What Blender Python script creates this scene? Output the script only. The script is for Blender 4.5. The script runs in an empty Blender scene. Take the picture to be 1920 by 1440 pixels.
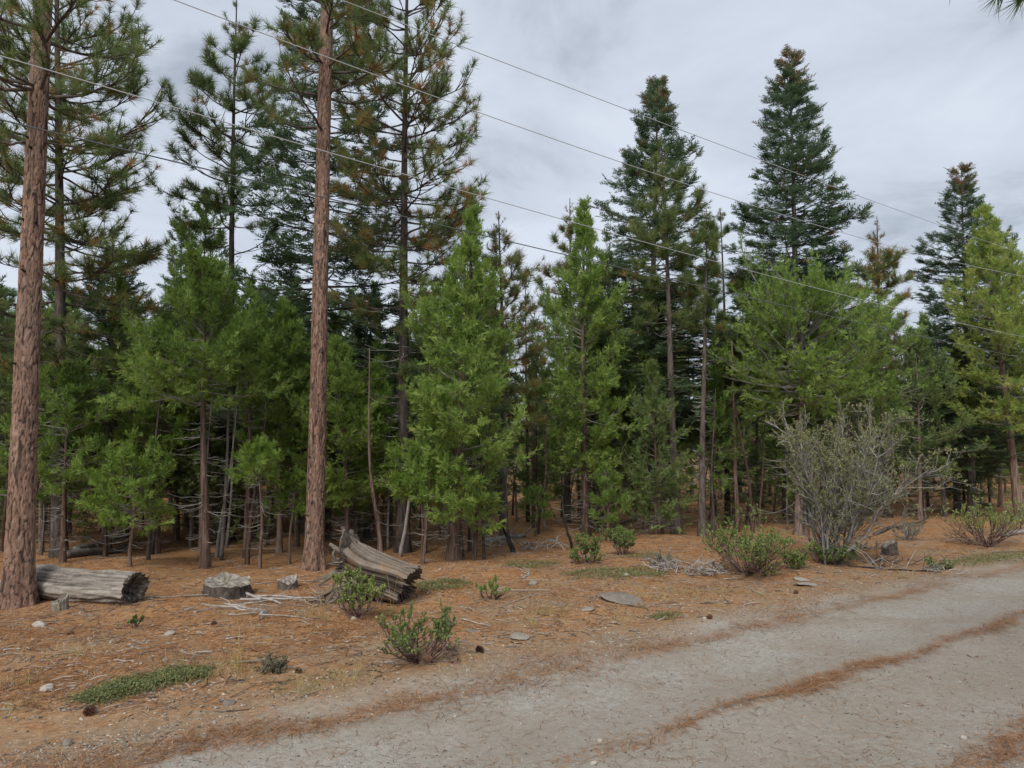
import bpy, math, random
import numpy as np
from mathutils import Vector

# ------------------------------------------------------------------ camera, sky, sun, exposure
scene = bpy.context.scene
COL = scene.collection
R = math.radians
CAM_H, PITCH, FPX = 1.8, R(3.0), 1330.0          # focal length in pixels of the 1920 px wide photograph

cam_data = bpy.data.cameras.new('camera')
cam_data.sensor_width = 36.0
cam_data.lens = FPX / 1920.0 * 36.0
cam_data.clip_start = 0.05
cam_data.clip_end = 5000
cam = bpy.data.objects.new('camera', cam_data)
COL.objects.link(cam)
cam.location = (0, 0, CAM_H)
cam.rotation_euler = (math.pi / 2 + PITCH, 0, 0)
scene.camera = cam

SUN_EL, SUN_AZ = R(45), R(200)                    # high, behind the camera, veiled by cloud
world = bpy.data.worlds.new('World')
scene.world = world
world.use_nodes = True
wn, wl = world.node_tree.nodes, world.node_tree.links
wn.clear()
def wnode(t, **kw):
    n = wn.new(t)
    for k, v in kw.items():
        if hasattr(n, k): setattr(n, k, v)
        else: n.inputs[k].default_value = v
    return n
w_out = wnode('ShaderNodeOutputWorld')
w_bg = wnode('ShaderNodeBackground', Strength=0.1)
w_sky = wnode('ShaderNodeTexSky', sky_type='NISHITA', sun_disc=False, sun_elevation=SUN_EL, sun_rotation=SUN_AZ)
w_tc = wnode('ShaderNodeTexCoord')
w_sep = wnode('ShaderNodeSeparateXYZ')
w_abs = wnode('ShaderNodeMath', operation='ABSOLUTE')
w_add = wnode('ShaderNodeMath', operation='ADD'); w_add.inputs[1].default_value = 0.22
w_dx = wnode('ShaderNodeMath', operation='DIVIDE')
w_dy = wnode('ShaderNodeMath', operation='DIVIDE')
w_cmb = wnode('ShaderNodeCombineXYZ'); w_cmb.inputs[2].default_value = 8.3
w_n1 = wnode('ShaderNodeTexNoise', Scale=1.9, Detail=7.0, Roughness=0.58, Distortion=0.35)
w_n2 = wnode('ShaderNodeTexNoise', Scale=0.62, Detail=3.0, Roughness=0.5)
w_mixn = wnode('ShaderNodeMath', operation='MULTIPLY_ADD'); w_mixn.inputs[1].default_value = 0.55
w_half = wnode('ShaderNodeMath', operation='MULTIPLY'); w_half.inputs[1].default_value = 0.45
w_ramp = wnode('ShaderNodeValToRGB')
w_ramp.color_ramp.elements[0].position = 0.40; w_ramp.color_ramp.elements[0].color = (0.335, 0.375, 0.44, 1)
w_ramp.color_ramp.elements[1].position = 0.575; w_ramp.color_ramp.elements[1].color = (0.56, 0.605, 0.685, 1)
e = w_ramp.color_ramp.elements.new(0.47); e.color = (0.47, 0.515, 0.595, 1)
w_gain = wnode('ShaderNodeVectorMath', operation='SCALE'); w_gain.inputs[3].default_value = 6.5
w_mix = wnode('ShaderNodeMixRGB'); w_mix.inputs[0].default_value = 0.96
wl.new(w_tc.outputs['Generated'], w_sep.inputs[0])
wl.new(w_sep.outputs[2], w_abs.inputs[0]); wl.new(w_abs.outputs[0], w_add.inputs[0])
wl.new(w_sep.outputs[0], w_dx.inputs[0]); wl.new(w_add.outputs[0], w_dx.inputs[1])
wl.new(w_sep.outputs[1], w_dy.inputs[0]); wl.new(w_add.outputs[0], w_dy.inputs[1])
wl.new(w_dx.outputs[0], w_cmb.inputs[0]); wl.new(w_dy.outputs[0], w_cmb.inputs[1])
wl.new(w_cmb.outputs[0], w_n1.inputs['Vector']); wl.new(w_cmb.outputs[0], w_n2.inputs['Vector'])
wl.new(w_n2.outputs[0], w_half.inputs[0])
wl.new(w_n1.outputs[0], w_mixn.inputs[0]); wl.new(w_half.outputs[0], w_mixn.inputs[2])
wl.new(w_mixn.outputs[0], w_ramp.inputs[0])
wl.new(w_ramp.outputs[0], w_gain.inputs[0])
wl.new(w_sky.outputs[0], w_mix.inputs[1]); wl.new(w_gain.outputs[0], w_mix.inputs[2])
wl.new(w_mix.outputs[0], w_bg.inputs[0]); wl.new(w_bg.outputs[0], w_out.inputs[0])

sun_data = bpy.data.lights.new('sun', 'SUN')
sun_data.energy = 1.5
sun_data.angle = R(25)
sun_data.color = (1.0, 0.96, 0.9)
sun = bpy.data.objects.new('sun', sun_data)
COL.objects.link(sun)
sd = Vector((math.sin(SUN_AZ) * math.cos(SUN_EL), math.cos(SUN_AZ) * math.cos(SUN_EL), math.sin(SUN_EL)))
sun.rotation_euler = sd.to_track_quat('Z', 'Y').to_euler()

vs = scene.view_settings
vs.view_transform = 'Standard'; vs.look = 'None'; vs.gamma = 1.0; vs.exposure = 0.97
vs.use_curve_mapping = False
scene.cycles.max_bounces = 7
scene.cycles.diffuse_bounces = 4
scene.cycles.glossy_bounces = 2
scene.cycles.transmission_bounces = 3
scene.cycles.transparent_max_bounces = 4
scene.cycles.use_denoising = True

# ------------------------------------------------------------------ ground shape, pixels to places
SLOPE = 0.0587
RK, RC, RN = 0.73, 5.85, math.sqrt(1 + 0.73 ** 2)
def road_d(x, y):
    """metres from the road's forest edge, positive towards the forest"""
    return (y - RK * x - RC) / RN
def sstep(v, a, b):
    t = np.clip((v - a) / (b - a), 0, 1)
    return t * t * (3 - 2 * t)
def gz(x, y):
    x = np.asarray(x, float); y = np.asarray(y, float)
    ye = np.where(y < 38, np.maximum(y, -6), 38 + 34 * (1 - np.exp(-np.maximum(y - 38, 0) / 34)))
    z = -SLOPE * ye
    d = road_d(x, y)
    off = sstep(d, 0.3, 2.2)
    near = np.exp(-np.maximum(np.hypot(x, y) - 60, 0) / 60)
    z = z + off * near * (0.05 * np.sin(0.83 * x + 1.3) * np.sin(0.67 * y + 0.4) + 0.028 * np.sin(2.1 * x - 0.7 * y) + 0.022 * np.sin(1.3 * x + 2.6 * y + 2)
                   + 0.012 * np.sin(5.2 * x + 1.1 * y) * np.sin(4.3 * y + 0.7 * x))
    z = z + 0.05 * np.exp(-((d - 0.55) / 0.3) ** 2) * (0.6 + 0.4 * np.sin(1.7 * x + 0.5 * y))
    z = z - 0.022 * np.exp(-((d + 0.72) / 0.36) ** 2) - 0.022 * np.exp(-((d + 2.15) / 0.36) ** 2) + 0.015 * np.exp(-((d + 1.42) / 0.2) ** 2)
    return z
def gzf(x, y): return float(gz(x, y))
CP, SP = math.cos(PITCH), math.sin(PITCH)
def ray(px, py):
    u, v = (px - 960) / FPX, (720 - py) / FPX
    return np.array([u, CP - v * SP, SP + v * CP])
def gp(px, py):
    """the spot on the ground that the photograph shows at this pixel"""
    r = ray(px, py); t0, t = 0.5, 0.5
    while t < 400:
        p = r * t
        if CAM_H + p[2] < gzf(p[0], p[1]): break
        t0 = t; t *= 1.02
    for _ in range(30):
        m = (t0 + t) / 2; p = r * m
        if CAM_H + p[2] < gzf(p[0], p[1]): t = m
        else: t0 = m
    p = r * t
    return np.array([p[0], p[1], gzf(p[0], p[1])])
def at(px, py, depth):
    r = ray(px, py); t = depth / r[1]
    return np.array([r[0] * t, depth, CAM_H + r[2] * t])
def gd(px, depth):
    p = at(px, 800, depth)
    return np.array([p[0], depth, gzf(p[0], depth)])

# ------------------------------------------------------------------ mesh helpers
def unit(v):
    return v / np.maximum(np.linalg.norm(v, axis=-1, keepdims=True), 1e-9)
class Geo:
    """collects vertices, triangles and quads, with one tint per vertex"""
    def __init__(self): self.v, self.t, self.q, self.c, self.n = [], [], [], [], 0
    def add(self, v, tri=None, quad=None, tint=0.5):
        v = np.asarray(v, float).reshape(-1, 3)
        if tri is not None and len(tri): self.t.append(np.asarray(tri, int).reshape(-1, 3) + self.n)
        if quad is not None and len(quad): self.q.append(np.asarray(quad, int).reshape(-1, 4) + self.n)
        self.v.append(v)
        c = np.broadcast_to(np.asarray(tint, float), (len(v),)) if np.ndim(tint) <= 1 else np.asarray(tint).reshape(-1)
        self.c.append(c); self.n += len(v)
    def mesh(self, name, mat, smooth=False):
        v = np.concatenate(self.v) if self.v else np.zeros((0, 3))
        t = np.concatenate(self.t) if self.t else np.zeros((0, 3), int)
        q = np.concatenate(self.q) if self.q else np.zeros((0, 4), int)
        me = bpy.data.meshes.new(name)
        me.vertices.add(len(v)); me.vertices.foreach_set('co', v.astype(np.float32).ravel())
        nl = t.size + q.size
        me.loops.add(nl); me.loops.foreach_set('vertex_index', np.concatenate([t.ravel(), q.ravel()]).astype(np.int32))
        npoly = len(t) + len(q)
        me.polygons.add(npoly)
        starts = np.concatenate([np.arange(len(t)) * 3, t.size + np.arange(len(q)) * 4]).astype(np.int32)
        me.polygons.foreach_set('loop_start', starts)
        me.polygons.foreach_set('use_smooth', np.full(npoly, bool(smooth)))
        a = me.attributes.new('tint', 'FLOAT', 'POINT')
        a.data.foreach_set('value', np.concatenate(self.c).astype(np.float32) if self.c else [])
        me.update(calc_edges=True)
        me.materials.append(mat)
        return me
    def obj(self, name, mat, parent=None, smooth=False, kind=None):
        o = bpy.data.objects.new(name, self.mesh(name, mat, smooth))
        COL.objects.link(o)
        if parent is not None:
            o.parent = parent
            o.location = (-parent.location[0], -parent.location[1], -parent.location[2])
        if kind: o['kind'] = kind
        return o
def thing(name, loc, label, cat, group=None):
    o = bpy.data.objects.new(name, None); COL.objects.link(o)
    o.empty_display_size = 0.2
    o.location = tuple(float(c) for c in loc); tag(o, label, cat, group)
    return o
def tag(o, label, cat, group=None):
    o['label'] = label; o['category'] = cat
    if group: o['group'] = group
    return o
def copy_thing(root, loc, rz, s, label, group=None):
    c = root.copy(); COL.objects.link(c)
    c.location = tuple(float(v) for v in loc); c.rotation_euler = (0, 0, rz); c.scale = (s, s, s); c['label'] = label
    if group: c['group'] = group
    for ch in root.children:
        k = ch.copy(); COL.objects.link(k); k.parent = c
    return c

def integ(base, az, L, e0, e1, M, wig, rng, pw=1.4):
    """many curved arms at once: N starts -> N x M points"""
    N = len(az); s = (np.arange(M - 1) + 0.5) / (M - 1)
    el = e0[:, None] + (e1 - e0)[:, None] * s[None] ** pw + rng.normal(0, wig * 0.6, (N, M - 1))
    aa = az[:, None] + np.cumsum(rng.normal(0, wig, (N, M - 1)), 1)
    d = np.stack([np.cos(el) * np.cos(aa), np.cos(el) * np.sin(aa), np.sin(el)], -1) * (L[:, None, None] / (M - 1))
    return np.concatenate([base[:, None], base[:, None] + np.cumsum(d, 1)], 1)
def along(P, s):
    """position and tangent of row i at s[i]"""
    N, M, _ = P.shape
    f = np.clip(s, 0, 0.9999) * (M - 1); i = f.astype(int); w = (f - i)[:, None]
    a, b = P[np.arange(N), i], P[np.arange(N), i + 1]
    return a * (1 - w) + b * w, unit(b - a)
def tubes(g, P, rad, seg=4, tint=0.5, cap=False):
    """P N x M x 3, rad N x M"""
    P = np.asarray(P, float); N, M, _ = P.shape
    T = np.empty_like(P); T[:, 1:-1] = P[:, 2:] - P[:, :-2]; T[:, 0] = P[:, 1] - P[:, 0]; T[:, -1] = P[:, -1] - P[:, -2]
    T = unit(T)
    ref = np.where((np.abs(T[:, :1, 2:]) > 0.9), np.array([1.0, 0.13, 0]), np.array([0.11, 0.07, 1.0]))
    A = unit(np.cross(T, np.broadcast_to(ref, T.shape))); B = np.cross(T, A)
    th = np.arange(seg) * 2 * math.pi / seg
    V = P[:, :, None] + rad[:, :, None, None] * (A[:, :, None] * np.cos(th)[None, None, :, None] + B[:, :, None] * np.sin(th)[None, None, :, None])
    idx = np.arange(N * M * seg).reshape(N, M, seg)
    a = idx[:, :-1]; b = idx[:, 1:]
    q = np.stack([a, np.roll(a, -1, 2), np.roll(b, -1, 2), b], -1).reshape(-1, 4)
    tri = None
    if cap:
        i0, i1 = idx[:, 0], idx[:, -1]
        tri = np.concatenate([np.stack([i0[:, 0], i0[:, k + 1], i0[:, k]], -1) for k in range(1, seg - 1)] + [np.stack([i1[:, 0], i1[:, k], i1[:, k + 1]], -1) for k in range(1, seg - 1)])
    tt = np.broadcast_to(np.asarray(tint, float).reshape(-1, 1, 1) if np.ndim(tint) else tint, (N, M, seg)).reshape(-1)
    g.add(V.reshape(-1, 3), tri, q, tt)
def place(g, temps, O, X, Zr, S, tint, rng):
    """drop a template (vertices, triangles) at each place O, its x axis along X, its z axis near Zr"""
    X = unit(X); Y = unit(np.cross(Zr, X)); Z = np.cross(X, Y)
    which = rng.integers(0, len(temps), len(O))
    for k, (tv, tf, tt) in enumerate(temps):
        m = which == k; n = int(m.sum())
        if not n: continue
        v = O[m][:, None] + S[m][:, None, None] * (tv[None, :, 0:1] * X[m][:, None] + tv[None, :, 1:2] * Y[m][:, None] + tv[None, :, 2:3] * Z[m][:, None])
        f = tf[None] + (np.arange(n) * len(tv))[:, None, None]
        c = np.clip(tint[m][:, None] + tt[None], 0, 1)
        g.add(v.reshape(-1, 3), f.reshape(-1, 3), None, c.reshape(-1))

# ------------------------------------------------------------------ foliage templates (unit size about 1)
RT = np.random.default_rng(11)
def needle_tuft(n, spread=1.9, w=0.03):
    """a ponderosa shoot end: long needles bursting from a short shoot"""
    v, f = [], []
    for i in range(n):
        a = RT.uniform(0, 2 * math.pi); t = spread * math.sqrt(RT.uniform(0, 1)) * 0.72
        d = np.array([math.cos(t), math.sin(t) * math.cos(a), math.sin(t) * math.sin(a)])
        L = RT.uniform(0.75, 1.1); s = RT.uniform(-0.55, 0.0)
        p = unit(np.cross(d, RT.normal(size=3)))
        o = np.array([s, 0, 0]) + d * 0.04
        k = len(v)
        mid = o + d * L * 0.5
        v += [o - p * w * 0.5, o + p * w * 0.5, o + d * L + np.array([0, 0, -0.06])]
        f += [[k, k + 1, k + 2]]
    v = np.array(v)
    return v, np.array(f), RT.normal(0, 0.05, len(v))
def diamond(v, f, a, b, w, n):
    d = unit(b - a); p = np.cross(n, d) * w; m = a * 0.6 + b * 0.4; k = len(v)
    q = a * .82 + b * .18; v += [q + p, b, q - p]; f += [[k, k + 1, k + 2]]
def fir_spray(pairs, w=0.05):
    """a flat fir twig: side shoots in one plane, edges lifted"""
    v, f = [], []; up = np.array([0, 0, 1.0])
    diamond(v, f, np.array([0, 0, 0.0]), np.array([1.0, 0, 0.03]), w, up)
    for i in range(pairs):
        s = 0.08 + 0.8 * i / pairs
        for sg in (-1, 1):
            L = (0.62 - 0.45 * s) * RT.uniform(0.75, 1.15); an = R(RT.uniform(38, 62))
            a = np.array([s + RT.uniform(-.03, .03), 0, 0.02]); b = a + L * np.array([math.cos(an), sg * math.sin(an), RT.uniform(-0.08, 0.22)])
            diamond(v, f, a, b, w * RT.uniform(0.8, 1.1), unit(up + RT.normal(0, 0.5, 3)))
    return np.array(v), np.array(f), RT.normal(0, 0.06, len(v))
def cedar_spray(n, w=0.055):
    """a fan of scale-leaved cedar shoots"""
    v, f = [], []
    nn = np.array([0, 0, 1.0])
    stack = [(np.array([0, 0, 0.0]), 0.0, 1.0)]
    for i in range(n):
        s = RT.uniform(0.0, 0.8); side = 1 if i % 2 else -1
        base = np.array([s * 0.8, 0.05 * math.sin(5 * s), RT.normal(0, 0.04)])
        an = side * R(RT.uniform(18, 58)) * (1 - 0.4 * s); L = RT.uniform(0.35, 0.6) * (1.05 - 0.6 * s)
        b = base + L * np.array([math.cos(an), math.sin(an), RT.normal(0, 0.22)])
        diamond(v, f, base, b, w * RT.uniform(0.7, 1.25), unit(nn + RT.normal(0, 0.45, 3)))
    diamond(v, f, np.array([0, 0, 0.0]), np.array([1.0, 0, 0.0]), w * 0.8, nn)
    return np.array(v), np.array(f), RT.normal(0, 0.07, len(v))
TUFT = [needle_tuft(44, w=0.05) for _ in range(5)]
TUFT_FAR = [needle_tuft(26, w=0.06) for _ in range(4)]
FIR = [fir_spray(5, .058) for _ in range(5)]
FIR_FAR = [fir_spray(4, 0.075) for _ in range(4)]
CEDAR = [cedar_spray(9, .05) for _ in range(8)]
CEDAR_FAR = [cedar_spray(8, 0.06) for _ in range(4)]
LEAF = [(np.array([[0, 0, 0], [.5, .3, .06], [1, 0, 0], [.5, -.3, .06]], float), np.array([[0, 1, 2], [0, 2, 3]]), np.array([0, .03, -.03, 0]))]

# ------------------------------------------------------------------ materials
def new_mat(name):
    m = bpy.data.materials.new(name); m.use_nodes = True
    nt = m.node_tree; nt.nodes.clear()
    return m, nt
class NB:
    def __init__(self, name):
        self.m, self.nt = new_mat(name); self.n, self.l = self.nt.nodes, self.nt.links
        self.out = self.n.new('ShaderNodeOutputMaterial')
    def node(self, t, ins=None, **kw):
        n = self.n.new(t)
        for k, v in kw.items(): setattr(n, k, v)
        for k, v in (ins or {}).items():
            if isinstance(v, bpy.types.NodeSocket): self.l.new(v, n.inputs[k])
            else: n.inputs[k].default_value = v
        return n
    def math(self, op, a, b=0.0, c=0.0, clamp=False):
        n = self.node('ShaderNodeMath', {0: a, 1: b, 2: c}, operation=op); n.use_clamp = clamp
        return n.outputs[0]
    def noise(self, vec, scale, detail=4.0, rough=0.55, dist=0.0):
        return self.node('ShaderNodeTexNoise', {'Vector': vec, 'Scale': scale, 'Detail': detail, 'Roughness': rough, 'Distortion': dist}).outputs[0]
    def ramp(self, fac, stops, interp='LINEAR'):
        n = self.node('ShaderNodeValToRGB', {0: fac}); r = n.color_ramp; r.interpolation = interp
        while len(r.elements) < len(stops): r.elements.new(0.5)
        for e, (p, c) in zip(r.elements, stops):
            e.position = p; e.color = (c[0], c[1], c[2], 1) if np.ndim(c) else (c, c, c, 1)
        return n.outputs[0]
    def mix(self, f, a, b, mode='MIX'):
        n = self.node('ShaderNodeMixRGB', {0: f, 1: a, 2: b}, blend_type=mode)
        return n.outputs[0]
    def pos(self): return self.node('ShaderNodeNewGeometry').outputs['Position']
    def obj(self): return self.node('ShaderNodeTexCoord').outputs['Object']
    def scaled(self, vec, s):
        return self.node('ShaderNodeMapping', {'Vector': vec, 'Scale': s}).outputs[0]
    def tint(self): return self.node('ShaderNodeAttribute', attribute_name='tint').outputs['Fac']
    def rand(self): return self.node('ShaderNodeObjectInfo').outputs['Random']
    def bsdf(self, col, rough=0.85, spec=0.25, bump=None, bstr=0.4, bdist=0.02, trans=0.0):
        ins = {'Base Color': col, 'Roughness': rough, 'Specular IOR Level': spec}
        if bump is not None:
            ins['Normal'] = self.node('ShaderNodeBump', {'Height': bump, 'Strength': bstr, 'Distance': bdist}).outputs[0]
        b = self.node('ShaderNodeBsdfPrincipled', ins).outputs[0]
        if trans > 0:
            t = self.node('ShaderNodeBsdfTranslucent', {0: col}).outputs[0]
            b = self.node('ShaderNodeMixShader', {0: trans, 1: b, 2: t}).outputs[0]
        self.l.new(b, self.out.inputs[0])
        return self.m
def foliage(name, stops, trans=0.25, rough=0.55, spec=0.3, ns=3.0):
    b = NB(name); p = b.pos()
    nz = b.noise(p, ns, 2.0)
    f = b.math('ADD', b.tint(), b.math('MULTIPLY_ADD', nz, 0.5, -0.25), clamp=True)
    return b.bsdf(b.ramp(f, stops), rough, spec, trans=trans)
M = {}
M['pine'] = foliage('pine_needles', [(0, (.085, .118, .05)), (.35, (.16, .22, .078)), (.62, (.24, .285, .092)), (.8, (.31, .23, .08)), (1, (.41, .22, .085))], 0.45)
M['fir'] = foliage('fir_needles', [(0, (.066, .102, .060)), (.4, (.118, .180, .092)), (.75, (.19, .255, .115)), (.93, (.22, .21, .10)), (1, (.30, .14, .085))], 0.45)
M['cedar'] = foliage('cedar_leaves', [(0, (.092, .148, .042)), (.4, (.205, .31, .068)), (.75, (.315, .43, .10)), (1, (.44, .46, .14))], 0.5)
M['bright'] = foliage('young_cedar_leaves', [(0, (.11, .17, .035)), (.5, (.23, .35, .065)), (1, (.40, .49, .12))], 0.48)
M['shade'] = foliage('shaded_leaves', [(0, (.075, .118, .045)), (.5, (.15, .22, .075)), (1, (.25, .31, .10))], 0.48)  # darker copy of the cedar leaves, forest shade put into the colour
M['manz'] = foliage('manzanita_leaves', [(0, (.095, .145, .045)), (.5, (.20, .27, .075)), (.85, (.32, .375, .12)), (1, (.43, .38, .15))], 0.25)
M['sage'] = foliage('sage_leaves', [(0, (.13, .13, .085)), (.6, (.22, .22, .14)), (1, (.32, .30, .19))], 0.15)
M['olive'] = foliage('olive_leaves', [(0, (.13, .14, .055)), (.6, (.25, .26, .11)), (1, (.36, .34, .17))], 0.2)
M['mat_green'] = foliage('carpet_leaves', [(0, (.075, .095, .035)), (.6, (.16, .18, .065)), (1, (.28, .27, .11))], 0.15)
M['straw'] = foliage('dry_grass', [(0, (.28, .22, .08)), (.6, (.45, .36, .15)), (1, (.42, .42, .16))], 0.3)
M['needle'] = foliage('fallen_needles', [(0, (.13, .06, .033)), (.4, (.30, .145, .065)), (.75, (.43, .235, .11)), (1, (.52, .37, .22))], 0.1, 0.6, 0.2, 1.5)

def bark(name, stops, sc=(9, 9, 2.2), bstr=0.7, spots=None):
    b = NB(name); v = b.scaled(b.pos(), sc)
    n1 = b.noise(v, 1.6, 6.0, 0.62, 0.6)
    f = b.math('ADD', n1, b.math('MULTIPLY_ADD', b.tint(), 0.3, -0.15))
    c = b.ramp(f, stops)
    n2 = b.noise(b.pos(), 0.9, 2.0)
    c = b.mix(b.math('MULTIPLY', n2, 0.5), c, b.mix(1.0, c, (.62, .62, .66, 1), 'MULTIPLY'))
    return b.bsdf(c, 0.92, 0.15, n1, bstr, 0.03)
M['bark_dark'] = bark('dark_bark', [(.3, (.045, .037, .032)), (.52, (.115, .092, .08)), (.72, (.20, .17, .15))])
M['bark_grey'] = bark('grey_bark', [(.3, (.07, .06, .055)), (.52, (.17, .15, .135)), (.72, (.30, .275, .25))])
M['bark_red'] = bark('red_cedar_bark', [(.32, (.060, .040, .031)), (.5, (.15, .100, .078)), (.72, (.28, .205, .165))], (14, 14, 1.2))
M['bark_tan'] = bark('tan_cedar_bark', [(.32, (.11, .075, .056)), (.5, (.25, .175, .135)), (.72, (.42, .33, .27))], (14, 14, 1.2))
M['bark_black'] = bark('blackened_bark', [(.3, (.018, .017, .016)), (.55, (.05, .045, .042)), (.75, (.09, .08, .075))])
M['twig'] = bark('dead_twig', [(.3, (.16, .145, .13)), (.6, (.33, .31, .285)), (.8, (.46, .44, .41))], (5, 5, 5), 0.2)
M['twig_brown'] = bark('brown_twig', [(.3, (.06, .045, .035)), (.6, (.13, .10, .08)), (.8, (.22, .18, .15))], (5, 5, 5), 0.2)
M['bleached'] = bark('bleached_wood', [(.25, (.20, .175, .15)), (.5, (.36, .33, .295)), (.75, (.53, .50, .46))], (8, 8, 8), 0.4)
M['stick'] = bark('fallen_stick', [(.25, (.17, .135, .105)), (.5, (.32, .275, .225)), (.75, (.48, .44, .39))], (8, 8, 8), 0.4)
M['bush_twig'] = bark('bush_twig', [(.3, (.12, .11, .098)), (.55, (.25, .232, .205)), (.8, (.42, .395, .355))], (5, 5, 5), 0.2)
M['red_stem'] = bark('red_stem', [(.3, (.065, .034, .029)), (.5, (.13, .072, .06)), (.72, (.27, .22, .20))], (9, 9, 9), 0.2)

# plated pine bark: furrows are their own dark cork, plates orange to pink grey
b = NB('pine_plate_bark')
crack = b.tint(); pr = b.node('ShaderNodeAttribute', attribute_name='plate').outputs['Fac']
fl = b.noise(b.scaled(b.pos(), (42, 42, 17)), 1.6, 5.0, 0.7)
plate = b.ramp(b.math('ADD', b.math('MULTIPLY', pr, 0.62), b.math('MULTIPLY', fl, 0.45)), [(.20, (.085, .047, .035)), (.42, (.195, .103, .069)), (.6, (.32, .18, .122)), (.8, (.46, .31, .235))])
grey = b.mix(b.math('MULTIPLY', b.noise(b.pos(), 0.8, 2.0), 0.75, clamp=True), plate, (.20, .158, .128, 1))
fur = b.ramp(crack, [(0.06, 0.0), (0.55, 1.0)])
M['plate'] = b.bsdf(b.mix(fur, (.040, .030, .026, 1), grey), 0.9, 0.15, fl, 0.8, 0.02)

# weathered wood with grain running along the stored direction
b = NB('weathered_wood'); t = b.tint()
ob = b.pos()
g1 = b.noise(ob, 7.0, 5.0, 0.6)
c = b.ramp(b.math('ADD', b.math('MULTIPLY', t, 0.62), b.math('MULTIPLY', g1, 0.38)), [(.14, (.035, .027, .021)), (.38, (.10, .078, .06)), (.62, (.20, .165, .13)), (.9, (.36, .315, .26))])
c = b.mix(b.ramp(b.noise(ob, 3.1, 3.0), [(.58, 0.0), (.72, 0.5)]), c, (.27, .15, .065, 1))
M['wood'] = b.bsdf(c, 0.85, 0.2, g1, 0.5, 0.02)
b = NB('grey_log_wood'); t = b.tint()
g1 = b.noise(b.pos(), 6.0, 6.0, 0.65)
c = b.ramp(b.math('ADD', b.math('MULTIPLY', t, 0.6), b.math('MULTIPLY', g1, 0.4)), [(.12, (.06, .05, .043)), (.36, (.20, .175, .15)), (.6, (.36, .325, .28)), (.9, (.52, .48, .43))])
c = b.mix(b.ramp(b.noise(b.pos(), 2.3, 3.0), [(.55, 0.0), (.75, 0.55)]), c, (.17, .165, .085, 1))
M['log'] = b.bsdf(c, 0.9, 0.15, g1, 0.6, 0.03)
b = NB('rotten_heartwood')
g1 = b.noise(b.pos(), 14.0, 5.0, 0.65)
M['rot'] = b.bsdf(b.ramp(g1, [(.3, (.045, .037, .032)), (.55, (.12, .10, .083)), (.8, (.25, .21, .17))]), 0.95, 0.1, g1, 0.6, 0.02)
b = NB('stone')
g1 = b.noise(b.pos(), 9.0, 6.0, 0.6); rd = b.rand()
c = b.ramp(b.math('ADD', b.math('MULTIPLY', rd, 0.45), b.math('MULTIPLY', g1, 0.6)), [(.2, (.13, .112, .092)), (.5, (.26, .23, .19)), (.8, (.42, .38, .325))])
c = b.mix(b.ramp(b.noise(b.pos(), 30.0, 3.0), [(.55, 0.0), (.72, .5)]), c, (.27, .18, .11, 1))
M['stone'] = b.bsdf(c, 0.88, 0.25, g1, 0.4, 0.01)
b = NB('gravel'); t = b.tint()
M['gravel'] = b.bsdf(b.ramp(t, [(0, (.06, .055, .05)), (.3, (.20, .175, .148)), (.7, (.36, .32, .27)), (.9, (.48, .44, .385)), (1, (.42, .22, .11))]), 0.9, 0.2)
b = NB('pine_cone'); g1 = b.noise(b.pos(), 60.0, 3.0)
M['cone'] = b.bsdf(b.ramp(b.math('ADD', g1, b.math('MULTIPLY_ADD', b.tint(), .4, -.2)), [(.3, (.06, .03, .02)), (.55, (.15, .075, .045)), (.8, (.26, .15, .09))]), 0.7, 0.3)
b = NB('cable_sheath'); M['cable'] = b.bsdf((.075, .078, .085, 1), 0.32, 0.8)
b = NB('bare_wire'); M['wire'] = b.bsdf((.42, .425, .435, 1), 0.4, 0.6)

# the ground: gravel track, needle windrows, gritty shoulder, needle litter
b = NB('ground'); P = b.pos()
sx = b.node('ShaderNodeSeparateXYZ', {0: P})
d0 = b.math('MULTIPLY', b.math('SUBTRACT', b.math('SUBTRACT', sx.outputs[1], b.math('MULTIPLY', sx.outputs[0], RK)), RC), 1 / RN)
nb_ = b.noise(P, 0.75, 4.0, 0.6); nm = b.noise(P, 3.2, 5.0, 0.62); nf = b.noise(P, 19.0, 5.0, 0.65); nx = b.noise(P, 95.0, 3.0, 0.7)
dd = b.math('ADD', d0, b.math('ADD', b.math('MULTIPLY_ADD', nb_, 0.9, -0.45), b.math('MULTIPLY_ADD', nm, 0.55, -0.275)))
# gravel
vor = b.node('ShaderNodeTexVoronoi', {'Vector': P, 'Scale': 48.0}, feature='F1'); vd = vor.outputs['Distance']
vor2 = b.node('ShaderNodeTexVoronoi', {'Vector': P, 'Scale': 130.0}, feature='F1')
gcol = b.ramp(b.math('ADD', b.math('MULTIPLY', nf, 0.5), b.math('MULTIPLY', nx, 0.5)), [(.30, (.18, .162, .135)), (.47, (.345, .318, .27)), (.6, (.44, .408, .352)), (.75, (.54, .505, .445))])
chipc = b.ramp(b.node('ShaderNodeSeparateColor', {0: vor.outputs['Color']}).outputs[0], [(0, (.12, .11, .10)), (.5, (.36, .33, .29)), (1, (.52, .485, .435))])
gcol = b.mix(b.ramp(vd, [(.22, .75), (.36, 0.0)]), gcol, chipc)
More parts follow.
